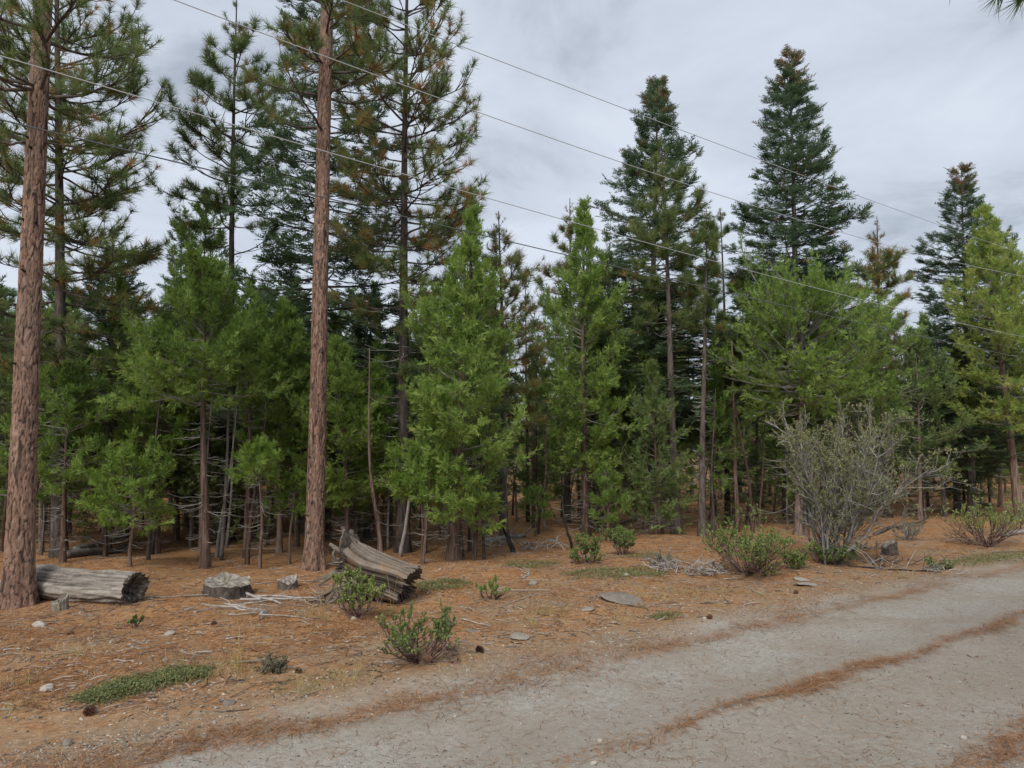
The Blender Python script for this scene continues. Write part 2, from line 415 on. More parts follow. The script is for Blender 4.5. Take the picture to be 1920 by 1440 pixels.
# fine dust lies brown between the tracks and where wheels seldom run
dust = b.ramp(b.math('ADD', nb_, b.math('MULTIPLY_ADD', nm, 0.5, -0.25)), [(.40, 0.0), (.60, 0.8)])
gcol = b.mix(dust, gcol, b.mix(nf, (.25, .205, .155, 1), (.37, .315, .25, 1)))
track1 = b.math('POWER', 2.718, b.math('MULTIPLY', b.math('POWER', b.math('MULTIPLY', b.math('ADD', d0, 1.08), 3.0), 2.0), -1.0))
lane = b.node('ShaderNodeMapRange', {0: dd, 1: -1.2, 2: -1.7, 3: 0.0, 4: 0.5}).outputs[0]
gcol = b.mix(lane, gcol, b.mix(nf, (.22, .185, .145, 1), (.36, .315, .26, 1)))
gcol = b.mix(b.math('MULTIPLY', track1, 0.55), gcol, b.mix(nf, (.25, .215, .17, 1), (.35, .31, .26, 1)))
# litter
nst = b.noise(b.scaled(P, (9, 34, 9)), 1.0, 5.0, 0.7, 1.2); nst2 = b.noise(b.scaled(P, (33, 11, 9)), 1.0, 5.0, 0.7, 1.4)
lf = b.math('ADD', b.math('MULTIPLY', nst, 0.45), b.math('MULTIPLY', nst2, 0.55))
lcol = b.ramp(b.math('ADD', lf, b.math('MULTIPLY_ADD', nm, .3, -.15)), [(.32, (.082, .047, .029)), (.43, (.24, .120, .054)), (.53, (.41, .207, .085)), (.63, (.46, .285, .15)), (.75, (.52, .43, .31))])
soil = b.ramp(nf, [(.3, (.14, .108, .074)), (.55, (.28, .222, .152)), (.75, (.43, .365, .275))])
patch = b.ramp(b.math('ADD', b.math('MULTIPLY', nb_, 0.6), b.math('MULTIPLY', nm, 0.4)), [(.44, 0.0), (.60, 0.85)])
fade = b.node('ShaderNodeMapRange', {0: d0, 1: 2.0, 2: 6.5, 3: 1.0, 4: 0.25}).outputs[0]
verge = b.math('MULTIPLY', b.node('ShaderNodeMapRange', {0: dd, 1: .7, 2: 2.2, 3: .75, 4: 0.0}).outputs[0], b.ramp(nm, [(.38, 0.2), (.55, 1.0)]))
lcol = b.mix(b.math('MAXIMUM', b.math('MULTIPLY', patch, fade), verge), lcol, soil)
litter = b.node('ShaderNodeMapRange', {0: dd, 1: 0.15, 2: 0.75, 3: 0.0, 4: 1.0}, interpolation_type='SMOOTHSTEP').outputs[0]
def band(dc, w, amp):
    t = b.math('ABSOLUTE', b.math('SUBTRACT', b.math('ADD', d0, b.math('MULTIPLY_ADD', nm, 0.5, -0.25)), dc))
    f = b.node('ShaderNodeMapRange', {0: t, 1: 0.0, 2: w, 3: amp, 4: 0.0}).outputs[0]
    g_ = b.math('ADD', b.math('ADD', f, b.math('MULTIPLY_ADD', nb_, .9, -.45)), b.math('ADD', b.math('MULTIPLY_ADD', nf, 1.6, -.8), b.math('MULTIPLY_ADD', lf, 2.4, -1.2)))
    return b.math('MULTIPLY', b.ramp(f, [(0.0, 0.0), (.4, 1.0)]), b.ramp(g_, [(.38, 0.0), (.85, .85)]))
bands = b.math('MAXIMUM', b.math('MAXIMUM', band(0.12, 0.28, .62), band(-1.42, 0.11, .62)), band(-2.85, 0.14, .5))
bands = b.math('MINIMUM', bands, 1.0)
col = b.mix(litter, gcol, lcol)
col = b.mix(bands, col, b.ramp(lf, [(.30, (.13, .065, .037)), (.5, (.29, .15, .072)), (.68, (.43, .26, .15))]))
hgt = b.math('ADD', b.math('MULTIPLY', b.mix(litter, nx, lf), 0.7), b.math('MULTIPLY', nf, 0.6))
M['ground'] = b.bsdf(col, 0.95, 0.15, hgt, 0.65, 0.03)

# ------------------------------------------------------------------ setting: forest floor and road share one sheet of faces
def spaced(a, b_, n, k, c):
    s = np.sinh(np.linspace(np.arcsinh((a - c) / k), np.arcsinh((b_ - c) / k), n)) * k + c
    return s
gx = spaced(-900, 900, 220, 4.0, 0.5); gy = spaced(-400, 1500, 250, 4.0, 7.0)
XX, YY = np.meshgrid(gx, gy, indexing='ij')
ZZ = gz(XX, YY)
gv = np.stack([XX, YY, ZZ], -1).reshape(-1, 3)
gi = np.arange(len(gv)).reshape(len(gx), len(gy))
gq = np.stack([gi[:-1, :-1], gi[1:, :-1], gi[1:, 1:], gi[:-1, 1:]], -1).reshape(-1, 4)
fc = gv[gq].mean(1); fd = road_d(fc[:, 0], fc[:, 1])
isroad = (fd < 0.0) & (fd > -5.2)
for nm_, mask in (('forest_floor', ~isroad), ('road', isroad)):
    qs = gq[mask]; used, inv = np.unique(qs, return_inverse=True)
    g = Geo(); g.add(gv[used], None, inv.reshape(-1, 4))
    o = g.obj(nm_, M['ground'], smooth=True, kind='structure')
    o['label'] = {'forest_floor': 'ground under the trees covered in orange brown pine needles', 'road': 'pale grey gravel track with a needle strewn centre line'}[nm_]

# ------------------------------------------------------------------ trees
def trunk_curve(B, T, M_, wob, rng):
    t = np.linspace(0, 1, M_)[:, None]
    a, c = rng.uniform(0, 6.28, 2)
    w = np.stack([np.sin(t[:, 0] * 5 + a) - math.sin(a), np.sin(t[:, 0] * 4 + c) - math.sin(c), 0 * t[:, 0]], -1) * wob
    return B + (T - B) * t + w * np.minimum(t * 3, 1)
def trunk_geo(C, r0, rt, seg, rng, flare=0.35, rough=0.05):
    g = Geo(); M_ = len(C); t = np.linspace(0, 1, M_)
    h = np.linalg.norm(C - C[0], axis=1)
    r = r0 + (rt - r0) * t ** 0.9
    r = r * (1 + flare * np.exp(-h / (1.1 * r0 + 0.05)))
    C = C.copy(); C[0, 2] -= 0.12
    th = np.arange(seg) * 2 * math.pi / seg
    lob = 1 + 0.12 * np.exp(-h / (2.0 * r0 + .05))[:, None] * np.cos(5 * th + rng.uniform(0, 6))[None]
    rr = r[:, None] * lob * (1 + rng.normal(0, rough, (M_, seg)))
    V = np.stack([C[:, 0:1] + rr * np.cos(th), C[:, 1:2] + rr * np.sin(th), np.repeat(C[:, 2:3], seg, 1)], -1)
    idx = np.arange(M_ * seg).reshape(M_, seg)
    q = np.stack([idx[:-1], np.roll(idx[:-1], -1, 1), np.roll(idx[1:], -1, 1), idx[1:]], -1).reshape(-1, 4)
    g.add(V.reshape(-1, 3), [[idx[-1, 0], idx[-1, k], idx[-1, k + 1]] for k in range(1, seg - 1)], q, rng.uniform(0, 1))
    return g
def plated_trunk(C, r0, rt, rng, name, parent, rows=470, seg=76):
    """hero pine trunk: bark plates raised from furrows"""
    M0 = len(C); tt = np.linspace(0, 1, rows)
    Cc = np.stack([np.interp(tt, np.linspace(0, 1, M0), C[:, k]) for k in range(3)], -1)
    h = Cc[:, 2] - Cc[0, 2]
    r = r0 + (rt - r0) * tt ** 0.9; r = r * (1 + 0.36 * np.exp(-h / 0.32))
    th = np.arange(seg) * 2 * math.pi / seg
    lob = 1 + 0.11 * np.exp(-h / 0.5)[:, None] * np.cos(6 * th + 1.1)[None]
    U0 = np.broadcast_to(th * r0, (rows, seg)); V0 = np.broadcast_to(h[:, None], (rows, seg))
    def warp(k1, k2, n):
        return sum(np.sin(rng.integers(1, k1) * U0 / r0 + rng.uniform(-k2, k2) * V0 + rng.uniform(0, 6.28)) for _ in range(n)) / math.sqrt(n)
    def cells(cw, chh, wu, wv):
        nu = max(6, int(round(2 * math.pi * r0 / cw))); u = U0 / (2 * math.pi * r0) * nu + wu; v = V0 / chh + wv
        nv = int(h[-1] / chh) + 16
        jx, jy, pv = rng.uniform(0, 1, (nu, nv)), rng.uniform(0, 1, (nu, nv)), rng.uniform(0, 1, (nu, nv))
        iu, iv = np.floor(u).astype(int), np.floor(v).astype(int)
        f1 = np.full(u.shape, 9.0); f2 = f1.copy(); pl = np.zeros(u.shape)
        for a in (-1, 0, 1):
            for c in (-1, 0, 1):
                cu, cv = (iu + a) % nu, np.clip(iv + c + 6, 0, nv - 1)
                dist = np.hypot(iu + a + jx[cu, cv] - u, iv + c + jy[cu, cv] - v)
                nearer = dist < f1
                f2 = np.where(nearer, f1, np.minimum(f2, dist)); pl = np.where(nearer, pv[cu, cv], pl); f1 = np.where(nearer, dist, f1)
        return np.clip((f2 - f1) / 0.4, 0, 1), pl
    w1, w2 = warp(7, 9, 6), warp(9, 14, 6)
    e1, p1_ = cells(0.052, 0.24, .6 * w1, .6 * w2)
    e2, p2_ = cells(0.024, 0.052, .8 * w2, .8 * w1)
    fine = rng.normal(0, 1, U0.shape)
    edge = np.clip(e1 * 1.3, 0, 1) * (0.45 + 0.55 * np.clip(e2 * 1.5, 0, 1)); pl = np.clip(.45 * p1_ + .55 * p2_, 0, 1)
    rr = r[:, None] * lob + 0.009 * np.clip(e1 * 1.2, 0, 1) ** .7 + 0.004 * p1_ + 0.0055 * p2_ * e2 - 0.014 + 0.0012 * fine
    Cc = Cc.copy(); Cc[0, 2] -= 0.15
    V = np.stack([Cc[:, 0:1] + rr * np.cos(th), Cc[:, 1:2] + rr * np.sin(th), np.repeat(Cc[:, 2:3], seg, 1)], -1)
    idx = np.arange(rows * seg).reshape(rows, seg)
    q = np.stack([idx[:-1], np.roll(idx[:-1], -1, 1), np.roll(idx[1:], -1, 1), idx[1:]], -1).reshape(-1, 4)
    g = Geo(); g.add(V.reshape(-1, 3), None, q, edge.ravel())
    o = g.obj(name, M['plate'], parent, smooth=True)
    a = o.data.attributes.new('plate', 'FLOAT', 'POINT'); a.data.foreach_set('value', pl.ravel().astype(np.float32))
    return o
def on_curve(C, h):
    """trunk axis at heights h above its foot"""
    z = C[:, 2] - C[0, 2]
    return np.stack([np.interp(h, z, C[:, k]) for k in range(3)], -1)
def dead_twigs(g, C, h0, h1, n, L, r, rng, droop=0.3):
    h = rng.uniform(h0, h1, n); az = rng.uniform(0, 2 * math.pi, n)
    P = integ(on_curve(C, h), az, L * rng.uniform(0.3, 1.0, n), rng.uniform(-0.5, 0.25, n) - droop * 0.5, rng.uniform(0.0, 0.7, n), 6, 0.14, rng)
    tubes(g, P, r * np.linspace(1, 0.35, 6)[None] * rng.uniform(0.6, 1.2, n)[:, None], 3, rng.uniform(0, 1, n))
    k = np.repeat(np.arange(n), 2); s = rng.uniform(0.35, 0.85, len(k))
    p, t = along(P[k], s)
    az2 = np.arctan2(t[:, 1], t[:, 0]) + rng.choice([-1, 1], len(k)) * rng.uniform(0.4, 1.0, len(k))
    P2 = integ(p, az2, L * rng.uniform(0.12, 0.4, len(k)), rng.uniform(-0.4, 0.3, len(k)), rng.uniform(0, 0.6, len(k)), 4, 0.2, rng)
    tubes(g, P2, 0.55 * r * np.linspace(1, 0.4, 4)[None] * np.ones((len(k), 1)), 3, rng.uniform(0, 1, len(k)))

def crown_pine(C, h0, h1, n, W, rng, prof, tuft=0.17, far=False, gold=0.1, e_lo=-0.15, e_hi=0.75, sub=6, side=None, base_tint=0.38):
    """returns (list of limb arrays, crown geo)"""
    t = np.sort(1 - (1 - rng.uniform(0, 1, n)) ** .85); t = np.clip((np.round(t * n / 3.2) / (n / 3.2)) + rng.normal(0, 0.012, n), 0, .985)
    h = h0 + (h1 - h0) * t
    az = np.arange(n) * 2.399 + rng.normal(0, 0.35, n)
    if side is not None:
        az = side[0] + rng.uniform(-1, 1, n) * side[1]
    L = W * prof(t) * rng.uniform(0.6, 1.1, n)
    e0 = e_lo + (e_hi - e_lo) * t ** 1.3 + rng.normal(0, 0.12, n)
    LP = integ(on_curve(C, h), az, L, e0, e0 + rng.uniform(0.35, 0.9, n) * (1 - 0.3 * t), 8, 0.11, rng)
    lr = np.clip(0.011 + 0.012 * L, 0.008, 0.05)
    subs = np.clip(np.round(sub * L / (W * .62)), 1, sub * 1.5).astype(int); k = np.repeat(np.arange(n), subs); s = np.clip(rng.uniform(0.25, 1.0, len(k)), 0, 0.97)
    p, tg = along(LP[k], s)
    az2 = np.arctan2(tg[:, 1], tg[:, 0]) + rng.choice([-1, 1], len(k)) * rng.uniform(0.3, 1.0, len(k))
    el2 = np.arcsin(np.clip(tg[:, 2], -1, 1))
    SL = np.clip(L[k] * rng.uniform(0.2, 0.45, len(k)), 0.15, 0.9)
    SP_ = integ(p, az2, SL, el2 + rng.uniform(-0.2, 0.25, len(k)), el2 + rng.uniform(0.2, 0.9, len(k)), 4, 0.15, rng)
    g = Geo(); tw = Geo()
    tubes(tw, SP_, (0.4 * lr[k])[:, None] * np.linspace(1, 0.5, 4)[None], 3, 0.4)
    allP = [along(SP_, np.full(len(k), 0.999)), along(LP, np.full(n, 0.999))]
    ki = rng.random(len(k)) < 0.75; allP.append(along(SP_[ki], rng.uniform(0.45, 0.8, int(ki.sum()))))
    O = np.concatenate([a[0] for a in allP]); X = np.concatenate([a[1] for a in allP])
    X = X + np.array([0, 0, 0.25]) + rng.normal(0, 0.15, X.shape)
    LS = np.clip(np.concatenate([L[k], L, L[k][ki]]) / (W * .4), .42, 1)
    tint = np.clip(rng.normal(base_tint, 0.10, len(O)), 0.02, 0.62)
    br = rng.random(len(O)) < gold; tint[br] = rng.uniform(0.7, 0.98, int(br.sum()))
    place(g, TUFT_FAR if far else TUFT, O, X, rng.normal(size=X.shape), tuft * LS * rng.uniform(0.75, 1.2, len(O)), tint, rng)
    return LP, lr, tw, g
def crown_fir(C, h0, h1, n, W, rng, far=False, spray=0.34, sub=6, rust=0.0, dens=3, base_tint=0.36):
    t = np.sort(rng.uniform(0, 1, n)); h = h0 + (h1 - h0) * t
    az = np.arange(n) * 2.399 + rng.normal(0, 0.3, n)
    prof = np.clip(1 - t, 0.0, 1) ** 0.86 * np.clip(0.72 + 1.4 * t, 0, 1) + 0.04
    wave = 1 + 0.2 * np.sin(az * 2 + t * 17 + rng.uniform(0, 6)) + 0.14 * np.sin(t * 41 + rng.uniform(0, 6)) + 0.12 * np.sin(az * 3 + t * 71)
    L = W * prof * rng.uniform(0.68, 1.1, n) * wave
    e0 = -0.22 + 0.75 * t ** 1.6 + rng.normal(0, 0.10, n)
    LP = integ(on_curve(C, h), az, L, e0, e0 + rng.uniform(0.05, 0.4, n), 7, 0.05, rng)
    lr = np.clip(0.006 + 0.011 * L, 0.005, 0.035)
    subs = np.maximum(2, np.round(sub * np.clip(L / (W * 0.6), 0.3, 1.3))).astype(int)
    k = np.repeat(np.arange(n), subs); s = np.clip(rng.beta(1.6, 1.0, len(k)), 0.15, 0.97)
    p, tg = along(LP[k], s)
    az2 = np.arctan2(tg[:, 1], tg[:, 0]) + rng.choice([-1, 1], len(k)) * rng.uniform(0.6, 1.05, len(k))
    el2 = np.arcsin(np.clip(tg[:, 2], -1, 1))
    SL = np.clip(L[k] * (1.05 - s) * rng.uniform(0.45, 0.8, len(k)), 0.2, 0.8)
    SP_ = integ(p, az2, SL, el2 + rng.normal(-0.05, 0.1, len(k)), el2 + rng.uniform(0.0, 0.35, len(k)), 4, 0.08, rng)
    tw, g = Geo(), Geo()
    sel = rng.random(len(k)) < .3; tubes(tw, SP_[sel], (0.35 * lr[k][sel])[:, None] * np.linspace(1, 0.5, 4)[None], 3, 0.3)
    O, X = [], []
    for j in range(dens):
        a = along(SP_, np.clip((j + 0.55) / dens + rng.uniform(-0.12, 0.12, len(k)), 0, .99)); O.append(a[0]); X.append(a[1])
    for sv in (0.5, 0.65, 0.78, 0.9, 0.99):
        a = along(LP, np.full(n, sv)); O.append(a[0]); X.append(a[1])
    hh = np.concatenate([t[k]] * dens + [t] * 5)
    O = np.concatenate(O); X = np.concatenate(X) + rng.normal(0, 0.22, (len(hh), 3))
    Zr = np.array([0, 0, 1.0]) + rng.normal(0, 0.28, X.shape)
    tint = np.clip(rng.normal(base_tint, 0.12, len(O)), 0.02, 0.8)
    if rust: 
        rr = rng.random(len(O)) < rust * sstep(hh, 0.84, 0.99); tint[rr] = rng.uniform(0.93, 1, int(rr.sum()))
        rr = rng.random(len(O)) < 0.03; tint[rr] = rng.uniform(0.9, 1, int(rr.sum()))
    place(g, FIR_FAR if far else FIR, O, X, Zr, spray * 1.14 * rng.uniform(0.7, 1.2, len(O)) * (1 - 0.35 * hh), tint, rng)
    return LP, lr, tw, g
def crown_cedar(C, h0, h1, n, W, rng, far=False, spray=0.26, sub=5, prof=None, dens=3, e_lo=-0.1, e_hi=0.8, base_tint=0.45, up=0.35):
    t = np.sort(rng.uniform(0, 1, n)); h = h0 + (h1 - h0) * t
    az = np.arange(n) * 2.399 + rng.normal(0, 0.4, n)
    if prof is None: prof = lambda q: np.clip((1 - q) * 1.75, 0, 1) ** 0.85 * np.clip(0.66 + 1.5 * q, 0, 1) + 0.05
    wave = 1 + 0.22 * np.sin(az * 2 + t * 13 + rng.uniform(0, 6)) + 0.2 * np.sin(t * 27 + az + rng.uniform(0, 6))
    L = W * prof(t) * rng.uniform(0.6, 1.1, n) * wave
    e0 = e_lo + (e_hi - e_lo) * t + rng.normal(0, 0.18, n)
    LP = integ(on_curve(C, h), az, L, e0, e0 + rng.uniform(0.2, 0.8, n), 7, 0.13, rng)
    lr = np.clip(0.006 + 0.010 * L, 0.005, 0.03)
    subs = np.maximum(2, np.round(sub * np.clip(L / (W * 0.6), 0.3, 1.4))).astype(int)
    k = np.repeat(np.arange(n), subs); s = np.clip(rng.beta(2.2, 0.9, len(k)), 0.25, 0.98)
    p, tg = along(LP[k], s)
    az2 = np.arctan2(tg[:, 1], tg[:, 0]) + rng.choice([-1, 1], len(k)) * rng.uniform(0.3, 1.1, len(k))
    el2 = np.arcsin(np.clip(tg[:, 2], -1, 1))
    SL = np.clip(L[k] * rng.uniform(0.16, 0.36, len(k)), 0.10, 0.5)
    SP_ = integ(p, az2, SL, el2 + rng.uniform(-0.3, 0.4, len(k)), el2 + rng.uniform(0.0, 0.9, len(k)), 4, 0.15, rng)
    tw, g = Geo(), Geo()
    sel = rng.random(len(k)) < .3; tubes(tw, SP_[sel], (0.35 * lr[k][sel])[:, None] * np.linspace(1, 0.5, 4)[None], 3, 0.4)
    O, X = [], []
    for j in range(dens):
        a = along(SP_, np.clip((j + 0.6) / dens + rng.uniform(-0.15, 0.15, len(k)), 0, .99)); O.append(a[0]); X.append(a[1])
    a = along(LP, np.full(n, 0.99)); O.append(a[0]); X.append(a[1])
    O = np.concatenate(O); X = np.concatenate(X)
    clump = np.concatenate([rng.normal(0, 0.10, len(k))] * dens + [np.zeros(n)])
    hh = np.concatenate([t[k]] * dens + [t])
    X = X + np.array([0, 0, 1.0]) * (up * (2.2 * hh - .9))[:, None] + rng.normal(0, 0.45, X.shape)
    Zr = rng.normal(0, 1, X.shape) * np.array([1, 1, 0.5])
    tint = np.clip(rng.normal(base_tint, 0.11, len(O)) + clump + .12 * (.5 - hh), 0, 1)
    place(g, CEDAR_FAR if far else CEDAR, O, X, Zr, spray * rng.uniform(0.7, 1.25, len(O)), tint, rng)
    return LP, lr, tw, g

def finish(root, LP, lr, tw, g, limb_mat, leaf_mat, single_limbs=False):
    fall = np.linspace(1, 0.28, LP.shape[1])[None]
    if single_limbs:
        for i in range(len(LP)):
            q = Geo(); tubes(q, LP[i:i + 1], lr[i:i + 1, None] * fall, 6, 0.4); q.obj('limb', limb_mat, root, smooth=True)
    else:
        q = Geo(); tubes(q, LP, lr[:, None] * fall, 3, 0.4); q.obj('limbs', limb_mat, root, kind='stuff')
    if tw is not None: tw.obj('twigs', limb_mat, root, kind='stuff')
    g.obj('crown', leaf_mat, root)

def span(bx, by, tx, ty, depth=None):
    B = gp(bx, by) if depth is None else gd(bx, depth)
    T = at(tx, ty, B[1]); return B, T
def px_m(n, B): return n * B[1] / FPX
PINE_PROF = lambda q: (0.62 + 0.38 * np.sin(np.pi * np.clip(q * 0.9 + 0.1, 0, 1))) * np.clip((1 - q) * 2.4, 0.08, 1) ** 0.8

# --- the two big pines whose trunks cross the picture
def hero_pine(seed, bx, by, tx, ty, extra, r0, rt, nl, W, hstart, label, limb_r=1.0, gold=.1, tuft=0.19):
    rng = np.random.default_rng(seed)
    B, T = span(bx, by, tx, ty)
    T = T + (T - B) / np.linalg.norm(T - B) * extra
    C = trunk_curve(B, T, 60, 0.02, rng)
    root = thing('pine_tree', B, label, 'tree')
    H = T[2] - B[2]
    plated_trunk(C, r0, rt, rng, 'trunk', root)
    LP, lr, tw, g = crown_pine(C, hstart, H - 0.2, nl, W, rng, PINE_PROF, tuft, gold=gold, e_lo=-0.05, sub=7)
    finish(root, LP, lr * limb_r, tw, g, M['bark_dark'], M['pine'], True)
    for i in range(16):                              # broken branch stubs on the bare bole
        h = rng.uniform(0.8, hstart); a = rng.uniform(math.pi, 2 * math.pi) if i % 3 else rng.uniform(0, math.pi)
        p = on_curve(C, np.array([h]))[0]; rad = r0 + (rt - r0) * (h / H) ** 0.9
        d = np.array([math.cos(a), math.sin(a), rng.uniform(-0.1, 0.4)]); s = p + d * rad * 0.9
        L = rng.uniform(0.025, 0.06); q = Geo()
        tubes(q, np.array([[s, s + d * L * .6, s + d * (L + 0.02)]]), np.array([[0.022, 0.017, 0.011]]) * rng.uniform(0.6, 1.1), 6, 0.2, cap=True)
        q.obj('branch_stub', M['bark_black'], root)
    return B, C
hero_pine(1, 33, 1138, 78, 0, 4.0, 0.170, 0.080, 26, 1.7, 6.1, 'tall pine with thick orange brown bark beside the hollow grey log')
hero_pine(2, 588, 1066, 619, 0, 4.6, 0.165, 0.090, 40, 1.6, 7.2, 'tall pine with straight orange grey trunk behind the upturned root stump', gold=.22)

def pine(seed, bx, tx, ty, depth, r0, n, Wpx, crown_y, label, far=False, gold=.1, tuft=.17, single=False, trunk_mat='bark_dark', sub=6, tint=.38, twn=30, e_lo=-.15, lean=0.0, by=None):
    rng = np.random.default_rng(seed)
    B, T = span(bx, by, tx, ty, depth) if by is None else span(bx, by, tx, ty)
    C = trunk_curve(B, T, 30, 0.03, rng)
    root = thing('pine_tree', B, label, 'tree', 'pines at the forest edge')
    trunk_geo(C, r0, 0.012, 12, rng).obj('trunk', M[trunk_mat], root, smooth=True)
    H = T[2] - B[2]; h0 = at(tx, crown_y, B[1])[2] - B[2]
    LP, lr, tw, g = crown_pine(C, h0, H - 0.05, n, px_m(Wpx, B), rng, PINE_PROF, tuft, far, gold, sub=sub, base_tint=tint, e_lo=e_lo)
    finish(root, LP, lr * .75, tw, g, M['bark_dark'], M['pine'], single)
    if twn:
        q = Geo(); dead_twigs(q, C, max(0.4, h0 * 0.25), h0 * 1.05, twn, px_m(Wpx, B) * 0.6, 0.010, rng); q.obj('dead_twigs', M['twig'], root, kind='stuff')
    return B, C
def fir(seed, bx, tx, ty, depth, r0, n, Wpx, crown_y, label, rust=0.0, far=False, spray=.34, tint=.36, twn=20, sub=6, trunk_mat='bark_grey', dens=3):
    rng = np.random.default_rng(seed)
    B, T = span(bx, 0, tx, ty, depth)
    C = trunk_curve(B, T, 30, 0.02, rng)
    root = thing('fir_tree', B, label, 'tree', 'firs at the forest edge')
    trunk_geo(C, r0, 0.01, 12, rng).obj('trunk', M[trunk_mat], root, smooth=True)
    H = T[2] - B[2]; h0 = at(tx, crown_y, B[1])[2] - B[2]
    LP, lr, tw, g = crown_fir(C, max(h0, 0.3), H - 0.03, n, px_m(Wpx, B), rng, far, spray, sub, rust, dens, tint)
    finish(root, LP, lr, tw, g, M['bark_dark'], M['fir'])
    if twn and h0 > 0.8:
        q = Geo(); dead_twigs(q, C, 0.5, h0, twn, px_m(Wpx, B) * 0.5, 0.009, rng); q.obj('dead_twigs', M['twig'], root, kind='stuff')
    return B, C
def cedar(seed, bx, by, tx, ty, r0, n, Wpx, crown_y, label, leaf='cedar', depth=None, prof=None, spray=.22, sub=6, twn=40, tint=.45, dens=4, e_lo=-.1, e_hi=.8, group='cedars at the forest edge', name='cedar_tree', tl=.55, tr=.009, trunk_mat='bark_red', wob=.03):
    rng = np.random.default_rng(seed)
    B, T = span(bx, by, tx, ty, depth)
    C = trunk_curve(B, T, 30, wob, rng)
    root = thing(name, B, label, 'tree', group)
    trunk_geo(C, r0, 0.008, 12, rng).obj('trunk', M[trunk_mat], root, smooth=True)
    H = T[2] - B[2]; h0 = at(tx, crown_y, B[1])[2] - B[2]
    LP, lr, tw, g = crown_cedar(C, max(h0, 0.2), H - 0.03, n, px_m(Wpx, B), rng, False, spray, sub, prof, dens, e_lo, e_hi, tint)
    finish(root, LP, lr, tw, g, M['bush_twig'], M[leaf])
    if twn:
        q = Geo(); dead_twigs(q, C, 0.25, h0 * 1.2 + 0.2, twn, px_m(Wpx, B) * tl, tr, rng, 0.6); q.obj('dead_twigs', M['bush_twig'], root, kind='stuff')
    return B, C

# pines
pine(10, 118, 110, -330, 13.8, .14, 130, 205, 690, 'spreading dark pine whose boughs fan out behind the leaning orange trunk', single=True, gold=.16, tuft=.21, sub=9, twn=60, e_lo=-.25)
pine(11, 432, 446, -4, 17.0, .13, 58, 125, 480, 'slim open pine with bare lower trunk between the two big trunks', single=True, gold=.05, tuft=.24, sub=5, tint=.30, twn=20)
pine(12, 756, 769, -190, 14.6, .145, 96, 160, 600, 'tall pine with browning tufts standing just behind the large middle cedar', single=True, gold=.26, tuft=.20, sub=8, tint=.45, twn=40)
pine(13, 945, 935, 395, 17.2, .11, 84, 88, 800, 'yellowish pine with drooping top peeking over the large middle cedar', far=True, gold=.34, tint=.5, tuft=.2, twn=20)
pine(14, 1062, 1068, 372, 21.5, .11, 46, 62, 700, 'thin brownish pine rising behind the narrow bright cedar', far=True, gold=.3, tint=.46, tuft=.24, twn=20)
pine(15, 1266, 1238, 250, 18.2, .13, 46, 82, 620, 'pine with slightly crooked trunk in front of the pale trunked fir', gold=.05, tint=.45, tuft=.22, twn=40, by=None)
pine(16, 1313, 1322, 392, 17.9, .10, 34, 50, 640, 'straight dark pole of a pine with thin crown left of the tall fir', gold=.05, tint=.36, tuft=.2, twn=70)
pine(17, 1362, 1350, 398, 21.0, .09, 34, 55, 690, 'small open pine with starry tufts against the tall fir', gold=.06, tint=.36, tuft=.24, twn=20)
pine(18, 1660, 1645, 405, 23.5, .12, 60, 62, 700, 'golden green pine standing alone between the two firs', far=True, gold=.38, tint=.5, tuft=.24, twn=20)
# firs
fir(20, 600, 621, -420, 16.6, .15, 320, 190, 800, 'dark fir whose boughs fill the space behind the middle pine trunk', spray=.36, tint=.34, trunk_mat='bark_dark', sub=7)
fir(21, 335, 338, 415, 19.5, .08, 90, 66, 860, 'small dark fir behind the umbrella shaped cedar', spray=.32, tint=.3)
fir(22, 1216, 1233, 158, 20.5, .17, 370, 172, 820, 'broad fir with pale bare lower trunk and cone laden tip', rust=.5, spray=.36, tint=.42, sub=7)
fir(23, 1496, 1480, 104, 20.5, .18, 330, 158, 740, 'tallest dark fir with rust red tip above the round cedar', rust=.85, spray=.36, tint=.34, sub=8)
fir(24, 1818, 1802, 318, 25.0, .16, 300, 150, 860, 'dark fir with rusty cone covered top beside the leaning cedar', rust=1.0, spray=.38, tint=.34, sub=7)
fir(25, 205, 215, 480, 16.0, .09, 170, 170, 900, 'dark drooping fir behind the bright sapling and hollow log', spray=.32, tint=.36, twn=30)
fir(26, 1790, 1784, 640, 26.0, .13, 90, 80, 930, 'shaggy low fir draped with moss beside the leaning cedar', spray=.34, tint=.55, trunk_mat='bark_dark')
fir(27, 1400, 1402, 840, 20.5, .04, 36, 42, 985, 'pale green fir sapling in the shade of the round cedar', spray=.26, tint=.62, twn=0)
fir(28, 690, 694, 560, 17.0, .09, 130, 75, 900, 'dense dark fir between the middle trunk and the browning pine', spray=.32, tint=.3, twn=10)
